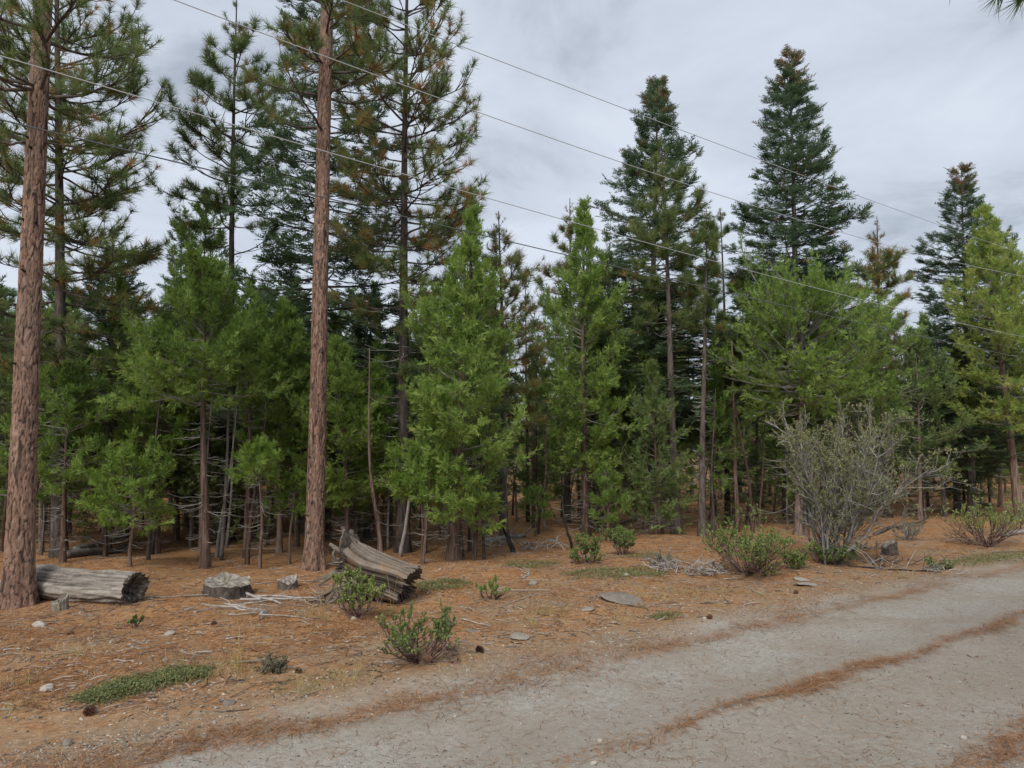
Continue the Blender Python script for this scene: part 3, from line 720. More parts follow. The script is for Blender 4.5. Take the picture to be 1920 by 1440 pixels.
# cedars
UMB = lambda q: np.clip(1.25 - q, 0, 1) ** 0.7 * np.clip(0.7 + 2.5 * q, 0, 1)
ROUND = lambda q: np.sqrt(np.clip(1 - (2 * (q - 0.42)) ** 2, 0.03, 1)) * np.clip((1 - q) * 2.2, 0, 1) ** .5 + .05
cedar(30, 385, 1065, 392, 530, .085, 96, 122, 760, 'umbrella shaped cedar on a bare reddish stem left of the middle trunk', prof=UMB, twn=60, spray=.215, tint=.45, sub=10, dens=4)
cedar(31, 461, 1046, 466, 590, .06, 54, 66, 720, 'slimmer cedar with drooping yellow green crown beside the umbrella cedar', prof=UMB, twn=60, tint=.55, dens=4)
cedar(32, 372, 1030, 390, 368, .07, 60, 62, 560, 'pale feathery cedar top above the umbrella shaped cedar', depth=17.5, twn=0, tint=.55, leaf='cedar')
cedar(33, 850, 1052, 886, 405, .13, 205, 104, 970, 'large bright cedar with sweeping foliage behind the upturned stump', sub=9, dens=4, twn=80, spray=.215, tint=.56, tl=.5)
cedar(34, 652, 1036, 634, 650, .06, 130, 92, 945, 'soft green cedar partly hidden behind the middle pine trunk', sub=7, twn=60, dens=4, tint=.6)
cedar(35, 1098, 1006, 1096, 385, .115, 200, 80, 890, 'narrow bright cedar with reddish fluted trunk in the gap', sub=8, dens=4, twn=100, spray=.23, tint=.56, tl=.7)
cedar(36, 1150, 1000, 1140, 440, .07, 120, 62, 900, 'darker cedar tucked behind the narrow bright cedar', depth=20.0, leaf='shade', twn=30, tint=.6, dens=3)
cedar(37, 1497, 1003, 1500, 552, .105, 150, 168, 770, 'round headed cedar above the grey twiggy bush', prof=ROUND, sub=10, dens=4, twn=60, spray=.24, tint=.52, e_lo=.0)
cedar(38, 1597, 990, 1592, 600, .07, 90, 105, 800, 'bushy cedar behind the round headed cedar', depth=19.5, prof=ROUND, sub=6, dens=4, twn=30, tint=.46)
cedar(39, 1912, 974, 1846, 398, .15, 220, 88, 800, 'leaning cedar with bare tan trunk at the picture edge', sub=8, twn=40, spray=.27, tint=.86, dens=4, trunk_mat='bark_tan')
cedar(40, 1960, 970, 1896, 470, .09, 90, 60, 740, 'yellow green cedar top beside the leaning cedar', depth=25.0, sub=6, twn=10, spray=.3, tint=.85)
cedar(41, 1228, 1005, 1224, 690, .05, 100, 62, 985, 'dark low cedar under the broad pale trunked fir', depth=17.6, leaf='shade', tint=.75, twn=50, tl=.9, dens=3)
cedar(42, 118, 1055, 122, 700, .055, 90, 88, 905, 'shaded cedar thicket stem behind the leaning orange trunk', leaf='cedar', tint=.35, twn=50, dens=4)
cedar(43, 86, 1050, 70, 640, .05, 80, 80, 930, 'second shaded cedar stem close behind the leaning orange trunk', depth=14.2, leaf='cedar', tint=.3, twn=40, dens=3)
cedar(44, 560, 1030, 556, 600, .06, 90, 78, 880, 'dim cedar deep between the umbrella cedar and middle trunk', depth=15.6, leaf='shade', tint=.7, twn=40, dens=3)
cedar(47, 300, 1040, 304, 600, .06, 100, 74, 850, 'soft green cedar beside the umbrella shaped cedar', depth=14.8, twn=30, tint=.42, sub=7)
cedar(48, 528, 1040, 530, 575, .06, 100, 66, 860, 'feathery cedar between the slimmer cedar and middle trunk', depth=14.4, twn=30, tint=.46, sub=7)
cedar(49, 715, 1040, 706, 690, .05, 80, 50, 900, 'small green cedar beside the thin grey pole', depth=14.6, twn=30, tint=.5, sub=7)
cedar(57, 1330, 1000, 1336, 700, .05, 90, 60, 930, 'dim cedar at the foot of the straight dark pole', depth=19.4, twn=30, tint=.4, sub=6, dens=3)
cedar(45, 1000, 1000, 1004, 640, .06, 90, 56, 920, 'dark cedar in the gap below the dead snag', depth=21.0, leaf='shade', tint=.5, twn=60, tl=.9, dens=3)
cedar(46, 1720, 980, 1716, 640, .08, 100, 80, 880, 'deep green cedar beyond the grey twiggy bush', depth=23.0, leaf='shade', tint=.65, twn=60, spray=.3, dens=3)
# saplings
SAP = 'young cedar saplings'
cedar(50, 243, 1062, 240, 868, .032, 46, 92, 985, 'bright bushy sapling standing just beyond the hollow grey log', 'bright', prof=UMB, spray=.19, dens=4, sub=6, twn=26, group=SAP, name='cedar_sapling', tl=.8, tr=.006)
cedar(51, 487, 1066, 489, 852, .032, 30, 56, 905, 'lollipop sapling with bright flat crown left of the middle trunk', 'bright', prof=UMB, spray=.17, dens=4, sub=6, twn=46, group=SAP, name='cedar_sapling', tl=1.1, tr=.006)
cedar(52, 543, 1058, 546, 898, .025, 24, 34, 975, 'thin sapling almost touching the middle pine trunk', 'bright', prof=UMB, spray=.16, dens=4, sub=5, twn=12, group=SAP, name='cedar_sapling', tr=.006, tint=.35)
cedar(53, 792, 1056, 786, 858, .03, 40, 62, 935, 'bright sapling leaning across the bleached leaning pole', 'bright', prof=UMB, spray=.18, dens=4, sub=6, twn=20, group=SAP, name='cedar_sapling', tr=.006, tint=.4)
cedar(54, 652, 1030, 655, 880, .03, 26, 40, 960, 'dim sapling behind the upturned root stump', 'cedar', prof=UMB, spray=.17, dens=4, sub=5, twn=20, group=SAP, name='cedar_sapling', tr=.006)
cedar(55, 1004, 1005, 1006, 925, .03, 20, 30, 968, 'little round sapling on the far side of the needle clearing', 'cedar', depth=17.8, prof=UMB, spray=.17, dens=4, sub=5, twn=8, group=SAP, name='cedar_sapling', tr=.006)
cedar(56, 1140, 1012, 1132, 880, .03, 26, 44, 990, 'low feathery sapling at the foot of the narrow bright cedar', 'cedar', depth=16.6, spray=.2, dens=4, sub=5, twn=12, group=SAP, name='cedar_sapling', tr=.006)

# --- bare poles and snags
def pole(seed, name, pts, depth, r0, r1, mat, label, cat, twn=0, tl=.5, base_px=None, tmat='twig', group=None):
    rng = np.random.default_rng(seed)
    B = gp(*pts[0]) if depth is None else gd(pts[0][0], depth)
    dz = B[1]; P = [B] + [at(x, y, dz) for x, y in pts[1:]]
    P = np.array(P); n = 14; s = np.linspace(0, 1, n); sp = np.linspace(0, 1, len(P))
    C = np.stack([np.interp(s, sp, P[:, k]) for k in range(3)], -1) + rng.normal(0, .006, (n, 3))
    C[0] = B - np.array([0, 0, .08])
    root = thing(name, B, label, cat, group)
    g = Geo(); tubes(g, C[None], (r0 + (r1 - r0) * s)[None], 8, 0.5, cap=True); g.obj('trunk', M[mat], root, smooth=True)
    if twn:
        q = Geo(); h1 = C[-1, 2] - C[0, 2]; dead_twigs(q, C, h1 * .25, h1 * .98, twn, tl, .008, rng, .2); q.obj('dead_twigs', M[tmat], root, kind='stuff')
pole(60, 'dead_snag', [(990, 960), (987, 760), (985, 508)], 22.0, .07, .008, 'bark_dark', 'thin dead snag standing bare against the sky in the gap', 'dead tree', 90, .45, tmat='twig_brown')
pole(61, 'leaning_pole', [(750, 1044), (768, 935), (787, 805)], None, .038, .018, 'bleached', 'bleached white pole leaning behind the upturned root stump', 'dead trunk', 6, .5)
pole(62, 'dead_pole', [(727, 1030), (728, 905), (729, 790)], None, .030, .018, 'twig', 'thin grey upright pole beside the bleached leaning pole', 'dead trunk', 10, .6)
pole(63, 'dead_pole', [(717, 1028), (720, 930), (716, 850)], None, .028, .016, 'red_stem', 'thin dark red stem beside the grey upright pole', 'dead trunk', 8, .4)
pole(64, 'charred_pole', [(963, 1036), (950, 1000), (932, 950)], None, .055, .035, 'bark_black', 'short black leaning trunk in the needle clearing', 'dead trunk')
pole(65, 'charred_pole', [(1075, 1030), (1062, 990), (1052, 930)], None, .035, .02, 'bark_black', 'thin dark leaning stem beside the narrow bright cedar', 'dead trunk', 5, .4)
pole(66, 'dead_pole', [(793, 1058), (800, 980), (806, 880)], None, .03, .015, 'bark_red', 'thin reddish stem beside the large cedar trunk', 'dead trunk', 10, .5)
pole(67, 'dead_pole', [(420, 1040), (424, 900), (431, 728)], 13.6, .04, .02, 'bark_grey', 'bare grey pole between the two umbrella cedars', 'dead trunk', 30, .6)
pole(68, 'bleached_spike', [(1022, 985), (1018, 960), (1014, 938)], 19.0, .05, .012, 'bleached', 'short bleached spike standing in the far clearing', 'dead trunk')
pole(69, 'dead_pole', [(1240, 985), (1238, 880), (1234, 720)], 18.4, .05, .015, 'red_stem', 'reddish thin stem in front of the pale trunked fir', 'dead trunk', 16, .5)
pole(70, 'dead_pole', [(1380, 985), (1378, 850), (1372, 640)], 18.9, .07, .02, 'bark_red', 'brown pole at the edge of the round cedar shade', 'dead trunk', 16, .5)

# --- trees deeper in: a few built, then copied
rngB = np.random.default_rng(77)
protos = []
def deep_proto(kind, seed):
    rng = np.random.default_rng(seed); B = np.zeros(3); H = rng.uniform(8, 10.5)
    C = trunk_curve(B, np.array([rng.normal(0, .15), rng.normal(0, .15), H]), 16, .06, rng)
    root = thing({'p': 'pine_tree', 'f': 'fir_tree', 'c': 'cedar_tree'}[kind], B, {'p': 'slender shaded pine deep in the forest', 'f': 'slender shaded fir deep in the forest', 'c': 'slender shaded cedar deep in the forest'}[kind], 'tree', 'conifers deep in the forest')
    trunk_geo(C, rng.uniform(.075, .115), .01, 8, rng).obj('trunk', M[{'p': 'bark_dark', 'f': 'bark_grey', 'c': 'bark_red'}[kind]], root, smooth=True)
    if kind == 'p': LP, lr, tw, g = crown_pine(C, H * .5, H, 40, 1.3, rng, PINE_PROF, .27, True, .08, sub=5)
    elif kind == 'f': LP, lr, tw, g = crown_fir(C, H * .3, H, 84, 1.3, rng, True, .46, 4, 0, 2)
    else: LP, lr, tw, g = crown_cedar(C, H * (.1 if seed % 2 else .22), H, 110, 1.05, rng, True, .42, 4, None, 2)
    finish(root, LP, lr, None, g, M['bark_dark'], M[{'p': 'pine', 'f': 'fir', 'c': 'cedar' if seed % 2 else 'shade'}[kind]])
    q = Geo(); dead_twigs(q, C, .3, H * .6, 70, 1.2, .008, rng); q.obj('dead_twigs', M['twig_brown'], root, kind='stuff')
    HP.append(H); return root
HP = []
for i, kd in enumerate('pfccfccc'):
    protos.append(deep_proto(kd, 200 + i))
spots = []
def free(x, y, r):
    return all((x - a) ** 2 + (y - c) ** 2 > r * r for a, c in spots)
tries = 0
while len(spots) < 285 and tries < 30000:
    tries += 1
    y = 14.5 + 30 * rngB.random() ** 1.25; x = rngB.uniform(-.95, .98) * y
    if road_d(x, y) < 6.0: continue
    u = 960 + x / y * FPX
    if 900 < u < 1090 and y < 21.5: continue
    if 1090 < u < 1700 and y < 19: continue
    if free(x, y, 0.85): spots.append((x, y))
firstused = set()
for i, (x, y) in enumerate(spots):
    u = 960 + x / y * FPX
    k = int(rngB.integers(0, len(protos)))
    top = rngB.uniform(510, 700) + (110 if 930 < u < 1080 else 60 if u > 1560 else 0)      # how high it reaches among its neighbours
    hgt_ = CAM_H + (790 - top) / FPX * y - gzf(x, y)
    s = float(np.clip(hgt_ / HP[k], .28, 1.25))
    loc = (x, y, gzf(x, y))
    if k not in firstused:
        firstused.add(k); o = protos[k]; o.location = loc; o.scale = (s, s, s)
        for ch in o.children: ch.location = (0, 0, 0)
    else:
        copy_thing(protos[k], loc, rngB.uniform(0, 6.28), s, protos[k]['label'])

# thin bare understorey stems crowding between the trees
rngP = np.random.default_rng(88)
PP = []
for i in range(5):
    H = rngP.uniform(2.6, 4.6); C = trunk_curve(np.zeros(3), np.array([rngP.normal(0, .22), rngP.normal(0, .22), H]), 12, .05, rngP)
    root = thing('bare_stem', (0, 0, 0), 'thin bare understorey stem among the shaded trunks', 'dead trunk', 'bare stems between the shaded trees')
    trunk_geo(C, rngP.uniform(.028, .05), .008, 7, rngP, .2).obj('trunk', M[('bark_grey', 'bark_red', 'bark_dark', 'twig', 'bark_red')[i]], root, smooth=True)
    q = Geo(); dead_twigs(q, C, .3, H * .98, 26, .7, .0055, rngP, .4); q.obj('dead_twigs', M['twig_brown'], root, kind='stuff')
    PP.append(root)
got, tries = 0, 0
while got < 120 and tries < 20000:
    tries += 1; y = 12.8 + 13 * rngP.random(); x = rngP.uniform(-.8, .8) * y; u = 960 + x / y * FPX
    if road_d(x, y) < 6.2 or (u > 930 and y < 17.5) or not free(x, y, .35): continue
    spots.append((x, y)); loc = (x, y, gzf(x, y))
    if got < 5:
        PP[got].location = loc
        for ch in PP[got].children: ch.location = (0, 0, 0)
    else: copy_thing(PP[int(rngP.integers(0, 5))], loc, rngP.uniform(0, 6.28), rngP.uniform(.7, 1.25), 'thin bare understorey stem among the shaded trunks')
    got += 1

# far wooded slope, one mass
g = Geo(); rng = np.random.default_rng(5)
nfar = 520
yy = 52 + 90 * rng.random(nfar) ** 1.5; xx = rng.uniform(-1.15, 1.15, nfar) * yy
hh = rng.uniform(5.5, 10, nfar)
n = 20
for i in range(nfar):
    t = rng.random(n); a = rng.uniform(0, 6.28, n); rr = (1 - t) * 1.7 * rng.uniform(.4, 1, n)
    O = np.stack([xx[i] + rr * np.cos(a), yy[i] + rr * np.sin(a), gz(xx[i], yy[i]) + hh[i] * (0.08 + .92 * t)], -1)
    X = np.stack([np.cos(a), np.sin(a), rng.normal(0, .25, n)], -1)
    place(g, FIR_FAR, O, X, np.array([0, 0, 1.0]) + rng.normal(0, .5, X.shape), np.full(n, 1.6), np.clip(rng.normal(.4, .15, n), 0, .85), rng)
g.obj('distant_forest', M['fir'], kind='stuff')['label'] = 'distant dark wooded slope behind the trees'

g = Geo(); rng = np.random.default_rng(6); n = 4500
y_ = 15 + 30 * rng.random(n * 4) ** 1.3; x_ = rng.uniform(-.95, .95, n * 4) * y_; ok = (road_d(x_, y_) > 6.6) & ~((np.abs(x_ / y_ - .03) < .08) & (y_ < 20)); x_, y_ = x_[ok][:n], y_[ok][:n]; n = len(x_)
b0 = np.stack([x_, y_, gz(x_, y_) + rng.uniform(0, 1.75, n) ** 1.5], -1)
P = integ(b0, rng.uniform(0, 6.28, n), rng.uniform(.3, 1.3, n), rng.uniform(-.2, 1.2, n), rng.uniform(-.4, .9, n), 4, .3, rng)
tubes(g, P, .008 * np.linspace(1, .4, 4)[None] * rng.uniform(.5, 1.3, n)[:, None], 3, rng.uniform(0, 1, n)); g.obj('undergrowth', M['twig_brown'], kind='stuff')['label'] = 'tangle of dead twigs under the shaded trees'
k = rng.integers(0, n, 8000); p, t = along(P[k], rng.uniform(.3, .99, len(k))); g = Geo()
place(g, FIR_FAR + CEDAR_FAR, p, t + rng.normal(0, .5, t.shape), np.array([0, 0, 1.0]) + rng.normal(0, .5, t.shape), rng.uniform(.16, .36, len(k)), np.clip(rng.normal(.62, .2, len(k)), 0, 1), rng)
g.obj('undergrowth', M['shade'], kind='stuff')['label'] = 'dim green sprays of undergrowth beneath the shaded trees'

# --- pine across the track, out of view but for one needle spray
rng = np.random.default_rng(90)
B = np.array([4.1, 0.7, gzf(4.1, 0.7)]); C = trunk_curve(B, B + np.array([0.1, 0, 11.0]), 40, .02, rng)
root = thing('pine_tree', B, 'roadside pine whose needle spray dips into the top corner', 'tree')
trunk_geo(C, .17, .03, 20, rng).obj('trunk', M['bark_red'], root, smooth=True)
LP, lr, tw, g = crown_pine(C, 5.6, 10.8, 26, 1.6, rng, PINE_PROF, .19)
finish(root, LP, lr, tw, g, M['bark_dark'], M['pine'])
a0 = on_curve(C, np.array([4.1]))[0]; a1 = at(1915, -6, 3.0); a2 = at(1858, -14, 3.05)
mid = (a0 + a1) / 2 + np.array([0, 0, .16])
arm = np.array([[a0, mid, a1, a2]]); q = Geo(); tubes(q, arm, np.array([[.03, .018, .009, .005]]), 6); q.obj('limb', M['bark_dark'], root, smooth=True)
q = Geo(); O = np.array([at(1868, -8, 3.04), at(1912, 0, 3.0), at(1786, -36, 3.1), at(1935, -20, 2.96)])
place(q, TUFT, O, np.array([[-.7, .1, -.45], [-.6, -.1, -.5], [-.6, 0, -.3], [.2, -.4, -.5]]), rng.normal(size=(4, 3)), np.array([.115, .115, .11, .12]), np.full(4, .25), rng)
q.obj('needle_spray', M['pine'], root)

# ------------------------------------------------------------------ overhead wires along the road
def wire(pts, Z0, mat, rad, label):
    """a sagging span in the vertical plane over the verge that runs beside the road"""
    x0 = (0 - 960) / FPX * Z0; dirx, diry = 1.0, RK
    ss, zs = [], []
    for px, py in pts:
        r = ray(px, py); k = r[0] / r[1]
        s = (k * Z0 - x0) / (dirx - k * diry); y = Z0 + s * diry
        ss.append(s); zs.append(CAM_H + r[2] * y / r[1])
    cf = np.polyfit(ss, zs, 2)
    s = np.linspace(-14, 30, 90)
    P = np.stack([x0 + s * dirx, Z0 + s * diry, np.polyval(cf, s)], -1)
    g = Geo(); tubes(g, P[None], np.full((1, 90), rad), 6)
    tag(g.obj('overhead_wire', mat, smooth=True), label, 'wire', 'overhead wires along the road')
wire([(640, 0), (905, 101), (1200, 214), (1420, 300), (1750, 416), (1905, 472)], 6.3, M['wire'], 0.0052, 'thin overhead wire highest of the four across the sky')
wire([(325, 0), (600, 103), (880, 206), (1160, 296), (1450, 402), (1730, 476)], 6.0, M['wire'], 0.0052, 'thin overhead wire second from the top of the four')
wire([(60, 121), (340, 206), (600, 280), (920, 374), (1300, 481), (1640, 566), (1900, 628)], 6.2, M['wire'], 0.0052, 'pale overhead wire third from the top of the four')
wire([(0, 222), (430, 326), (590, 366), (960, 460), (1500, 577), (1900, 668)], 6.4, M['cable'], .0070, 'thick black cable hanging lowest of the four overhead lines')

# ------------------------------------------------------------------ logs and stumps
def ring_body(C, rad, seg, grain, rng, A=None, Bv=None):
    """closed tube with per ring, per angle radius; grain is added as ridges along the length"""
    C = np.asarray(C); M_ = len(C)
    T = np.gradient(C, axis=0); T = unit(T)
    ref = np.array([0, 0, 1.0]) if abs(T[0, 2]) < .8 else np.array([1.0, 0, 0])
    A = unit(np.cross(T, ref)); Bv = np.cross(A, T)
    th = np.arange(seg) * 2 * math.pi / seg
    V = C[:, None] + rad[:, :, None] * (A[:, None] * np.cos(th)[None, :, None] + Bv[:, None] * np.sin(th)[None, :, None])
    idx = np.arange(M_ * seg).reshape(M_, seg)
    q = np.stack([idx[:-1], np.roll(idx[:-1], -1, 1), np.roll(idx[1:], -1, 1), idx[1:]], -1).reshape(-1, 4)
    return V, q, idx
def grain_1d(seg, rng, octaves=(3, 7, 13, 29, 53)):
    th = np.arange(seg) * 2 * math.pi / seg; top = min(max(octaves), seg // 3)
    v = sum(rng.normal() * np.sin(k * th + rng.uniform(0, 6.28)) / k ** .5 for k in range(2, top))
    v = v / (np.std(v) + 1e-6); return np.where(v < -.5, -.5 + (v + .5) * 1.8, v * .8)
# hollow grey log
rng = np.random.default_rng(301)
p1 = gp(252, 1131); p0 = gp(20, 1118); p0[1] = p1[1] + .75; p0[2] = gzf(p0[0], p0[1])
rl = .205; M_ = 70; seg = 96
ts = np.linspace(0, 1, M_)[:, None]
C = p0 + (p1 - p0) * ts; C[:, 2] += rl * .88
gr = np.stack([grain_1d(seg, rng) for _ in range(2)]); w = ts ** 1.0
th = np.arange(seg) * 2 * math.pi / seg
gg = gr[0] * (1 - w) + gr[1] * w
crk = np.zeros((M_, seg))
for _ in range(26):                                  # drying cracks run along the log
    c0, l0, l1 = rng.uniform(0, 6.28), rng.uniform(-.2, .7), rng.uniform(.15, .6)
    line = c0 + .12 * np.sin(ts[:, 0] * rng.uniform(3, 9) + c0) + .25 * ts[:, 0]; da = np.angle(np.exp(1j * (th[None] - line[:, None])))
    crk = np.maximum(crk, np.exp(-(da / .035) ** 2) * ((ts > l0) & (ts < l0 + l1)) * rng.uniform(.5, 1))
chunk = sum(np.sin(rng.integers(2, 22) * th[None] + rng.uniform(-26, 26) * ts + rng.uniform(0, 6.28)) for _ in range(14)) / 3.7
rag = .008 * np.where(chunk > .2, 1, chunk) + np.sin(ts * 9 + 3 * np.cos(th)[None]) * .012 + np.sin(ts * 23 + 5 * np.sin(th + 1)[None]) * .006 + rng.normal(0, .0025, (M_, seg))
rad = rl * (1 + .07 * np.cos(2 * th + .5) + .04 * np.cos(3 * th + 2))[None] * (1.05 - .1 * ts) + gg * .006 + rag - crk * .028
root = thing('fallen_log', (p0 + p1) / 2, 'short thick grey log with a dark hollow end beside the big orange trunk', 'log')
V, q, idx = ring_body(C, rad, seg, None, rng)
ends = V.copy(); ax = unit(p1 - p0)
V[-1] += ax * (.007 * grain_1d(seg, rng) + .03 * np.cos(th * 2 + 1))[:, None]
g = Geo(); g.add(V.reshape(-1, 3), None, q, np.clip(.38 + gg * .14 - crk * .6 + .07 * chunk + rng.normal(0, .06, gg.shape), 0, 1).ravel())
g.obj('shell', M['log'], root, smooth=True)
depths = np.array([0, .004, .012, .03, .09, .12]); fr = np.array([1, .93, .80, .66, .42, .01])
H_ = np.stack([C[-1] - ax * d + (V[-1] - C[-1] - ax * ((V[-1] - C[-1]) @ ax)[:, None]) * f + (ax * ((V[-1] - C[-1]) @ ax)[:, None] if d == 0 else 0) + rng.normal(0, .009 if d else 0, (seg, 3)) for d, f in zip(depths, fr)])
idh = np.arange(H_.shape[0] * seg).reshape(-1, seg)
qh = np.stack([idh[:-1], np.roll(idh[:-1], -1, 1), np.roll(idh[1:], -1, 1), idh[1:]], -1).reshape(-1, 4)
g = Geo(); g.add(H_.reshape(-1, 3), None, qh); g.obj('hollow', M['rot'], root, smooth=True)

def stump(px, py, r, h, seed, label, mat='log', roots=6):
    rng = np.random.default_rng(seed); B = gp(px, py); seg = 72; M_ = 14
    t = np.linspace(0, 1, M_)[:, None]; th = np.arange(seg) * 2 * math.pi / seg
    gg = grain_1d(seg, rng, (4, 9, 17, 31))
    rad = r * (1 + .4 * np.exp(-t * 3.2) * (1 + .6 * np.cos(roots * th + 1)[None])) + gg[None] * .007 * r / .3 + rng.normal(0, .003, (M_, seg))
    rim = .22 * h * np.sin(th + seed) + .12 * h * np.sin(2 * th + 2 * seed) + .03 * h * np.sin(5 * th + 3 * seed) + .45 * h * np.exp(-(np.angle(np.exp(1j * (th - .55))) / .33) ** 2)
    rim = rim + .07 * h * np.interp(np.arange(seg), np.linspace(0, seg, 25), np.append(rng.normal(size=24), 0))
    Z = -.06 + (h + .06 + rim[None]) * t
    V = np.stack([B[0] + rad * np.cos(th), B[1] + rad * np.sin(th), B[2] + Z], -1)
    idx = np.arange(M_ * seg).reshape(M_, seg); q = np.stack([idx[:-1], np.roll(idx[:-1], -1, 1), np.roll(idx[1:], -1, 1), idx[1:]], -1).reshape(-1, 4)
    root = thing('tree_stump', B, label, 'stump')
    g = Geo(); g.add(V.reshape(-1, 3), None, q, np.broadcast_to(np.clip(.24 + gg * .13, 0, 1), (M_, seg)).ravel()); g.obj('side', M[mat], root, smooth=True)
    rings = []
    for f, dz in ((1, 0), (.85, -.015), (.6, -.03), (.35, -.045), (.02, -.05)):
        c = V[-1].mean(0); pnt = c + (V[-1] - c) * f; pnt[:, 2] = c[2] + (V[-1][:, 2] - c[2]) * f ** 4 + dz * (h / .3) + (rng.normal(0, .014, seg) if f < 1 else 0); rings.append(pnt)
    Hh = np.stack(rings); idh = np.arange(5 * seg).reshape(5, seg)
    qh = np.stack([idh[:-1], np.roll(idh[:-1], -1, 1), np.roll(idh[1:], -1, 1), idh[1:]], -1).reshape(-1, 4)
    g = Geo(); g.add(Hh.reshape(-1, 3), None, qh, np.clip(rng.normal(.38, .2, 5 * seg), 0, 1)); g.obj('cut_top', M['log'], root, smooth=True)
    return root
stump(425, 1116, .30, .19, 401, 'broad low grey stump behind the pale fallen branches', 'bark_dark')
stump(539, 1103, .135, .13, 402, 'small dark brown stump at the foot of the middle trunk', 'rot', 3)
stump(112, 1143, .085, .11, 403, 'tiny cut stub in front of the hollow grey log', 'log', 3)
stump(1668, 1040, .13, .22, 404, 'dark jagged little stump right of the grey twiggy bush', 'rot', 4)

# upturned root stump: trunk end low on the right, flaring up and back into broken roots
rng = np.random.default_rng(500)
A0 = gp(748, 1128); dep = A0[1]
root = thing('root_stump', gp(690, 1128), 'weathered upturned root stump with curving grain in front of the middle trunk', 'stump')
ctr = [at(768, 1098, dep), at(738, 1088, dep + .03), at(706, 1080, dep + .08), at(678, 1074, dep + .14), at(656, 1072, dep + .18), at(640, 1072, dep + .2)]
n = 90; seg = 180
ctr = np.array(ctr); sp = np.linspace(0, 1, len(ctr)); s = np.linspace(0, 1, n)
C = np.stack([np.interp(s, sp, ctr[:, k]) for k in range(3)], -1)
for _ in range(14): C[1:-1] = (C[:-2] + 2 * C[1:-1] + C[2:]) / 4
th = np.arange(seg) * 2 * math.pi / seg
T = unit(np.gradient(C, axis=0)); Aax = unit(np.cross(T, np.array([0, 0, 1.0]))); Bax = np.cross(Aax, T)
upness = (Bax[:, None] * np.sin(th)[None, :, None])[:, :, 2]          # +1 where the ring points up
sv = s[:, None]
gr = [grain_1d(seg, rng, (5, 11, 19, 37, 59)) for _ in range(3)]
sh = (np.arange(seg)[None] + (sv * 9).astype(int) * 0) % seg
def roll_grain(v, tw):
    a = (np.arange(seg)[None] + tw * seg / 6.28) % seg; i = a.astype(int); f = a - i
    return v[i] * (1 - f) + v[(i + 1) % seg] * f
tw_ = .5 * sv ** 1.5 + .05 * np.sin(sv * 9)
gg = roll_grain(gr[0], tw_) * (1 - .5 * sv) + roll_grain(gr[1], tw_ * 1.3) * .5 * sv + .25 * roll_grain(gr[2], tw_)
base_r = px_m(37, A0)
lobes = np.clip(upness, 0, 1) ** 1.3 * .48 + np.clip(-upness, 0, 1) * .02 + .16 * np.clip(np.cos(th * 3 + .6), 0, 1)[None]
rad = base_r * (1 + .12 * np.sin(2 * th + 1)[None]) * (1 - .1 * sv) + px_m(96, A0) * lobes * sv ** 2.1 + gg * .0155 * (1 + 1.2 * sv)
rad += rng.normal(0, .002, rad.shape) + .012 * sv * sum(np.sin(rng.integers(2, 16) * th[None] + rng.uniform(-14, 14) * sv + rng.uniform(0, 6.28)) for _ in range(10)) / 3
tear = (rng.random(seg) * .5 + .5 * np.abs(np.sin(th * 9 + 1))) 
V = C[:, None] + rad[:, :, None] * (Aax[:, None] * np.cos(th)[None, :, None] + Bax[:, None] * np.sin(th)[None, :, None])
tear = np.repeat(rng.random(seg // 4), 4) * .6 + tear * .4
V[-14:] -= (T[-14:, None] * (np.linspace(0, 1, 14)[:, None] * (1 - tear)[None] * .22)[:, :, None])
V[:5] -= T[:5, None] * (np.linspace(1, 0, 5)[:, None] * (.02 * grain_1d(seg, rng) + .05 * np.sin(th + 1))[None])[:, :, None]
V[:, :, 2] = np.maximum(V[:, :, 2], gz(V[:, :, 0], V[:, :, 1]) - .03)
idx = np.arange(n * seg).reshape(n, seg); q = np.stack([idx[:-1], np.roll(idx[:-1], -1, 1), np.roll(idx[1:], -1, 1), idx[1:]], -1).reshape(-1, 4)
tn = np.clip(.46 + gg * .3 + rng.normal(0, .05, gg.shape), 0, 1)
g = Geo(); g.add(V.reshape(-1, 3), None, q, tn.ravel()); g.obj('flared_trunk', M['wood'], root, smooth=True)
for end, part, dirn in ((0, 'broken_end', 1), (n - 1, 'root_hollow', -1)):
    c = V[end].mean(0); rings = [V[end]] + [c + (V[end] - c) * f + T[end] * dirn * dd_ + rng.normal(0, .008, (seg, 3)) for f, dd_ in ((.9, .03), (.6, .07), (.3, .10), (.02, .11))]
    Hh = np.stack(rings); idh = np.arange(5 * seg).reshape(5, seg); qh = np.stack([idh[:-1], np.roll(idh[:-1], -1, 1), np.roll(idh[1:], -1, 1), idh[1:]], -1).reshape(-1, 4)
    g = Geo(); g.add(Hh.reshape(-1, 3), None, qh, .25); g.obj(part, M['rot' if end else 'wood'], root, smooth=True)
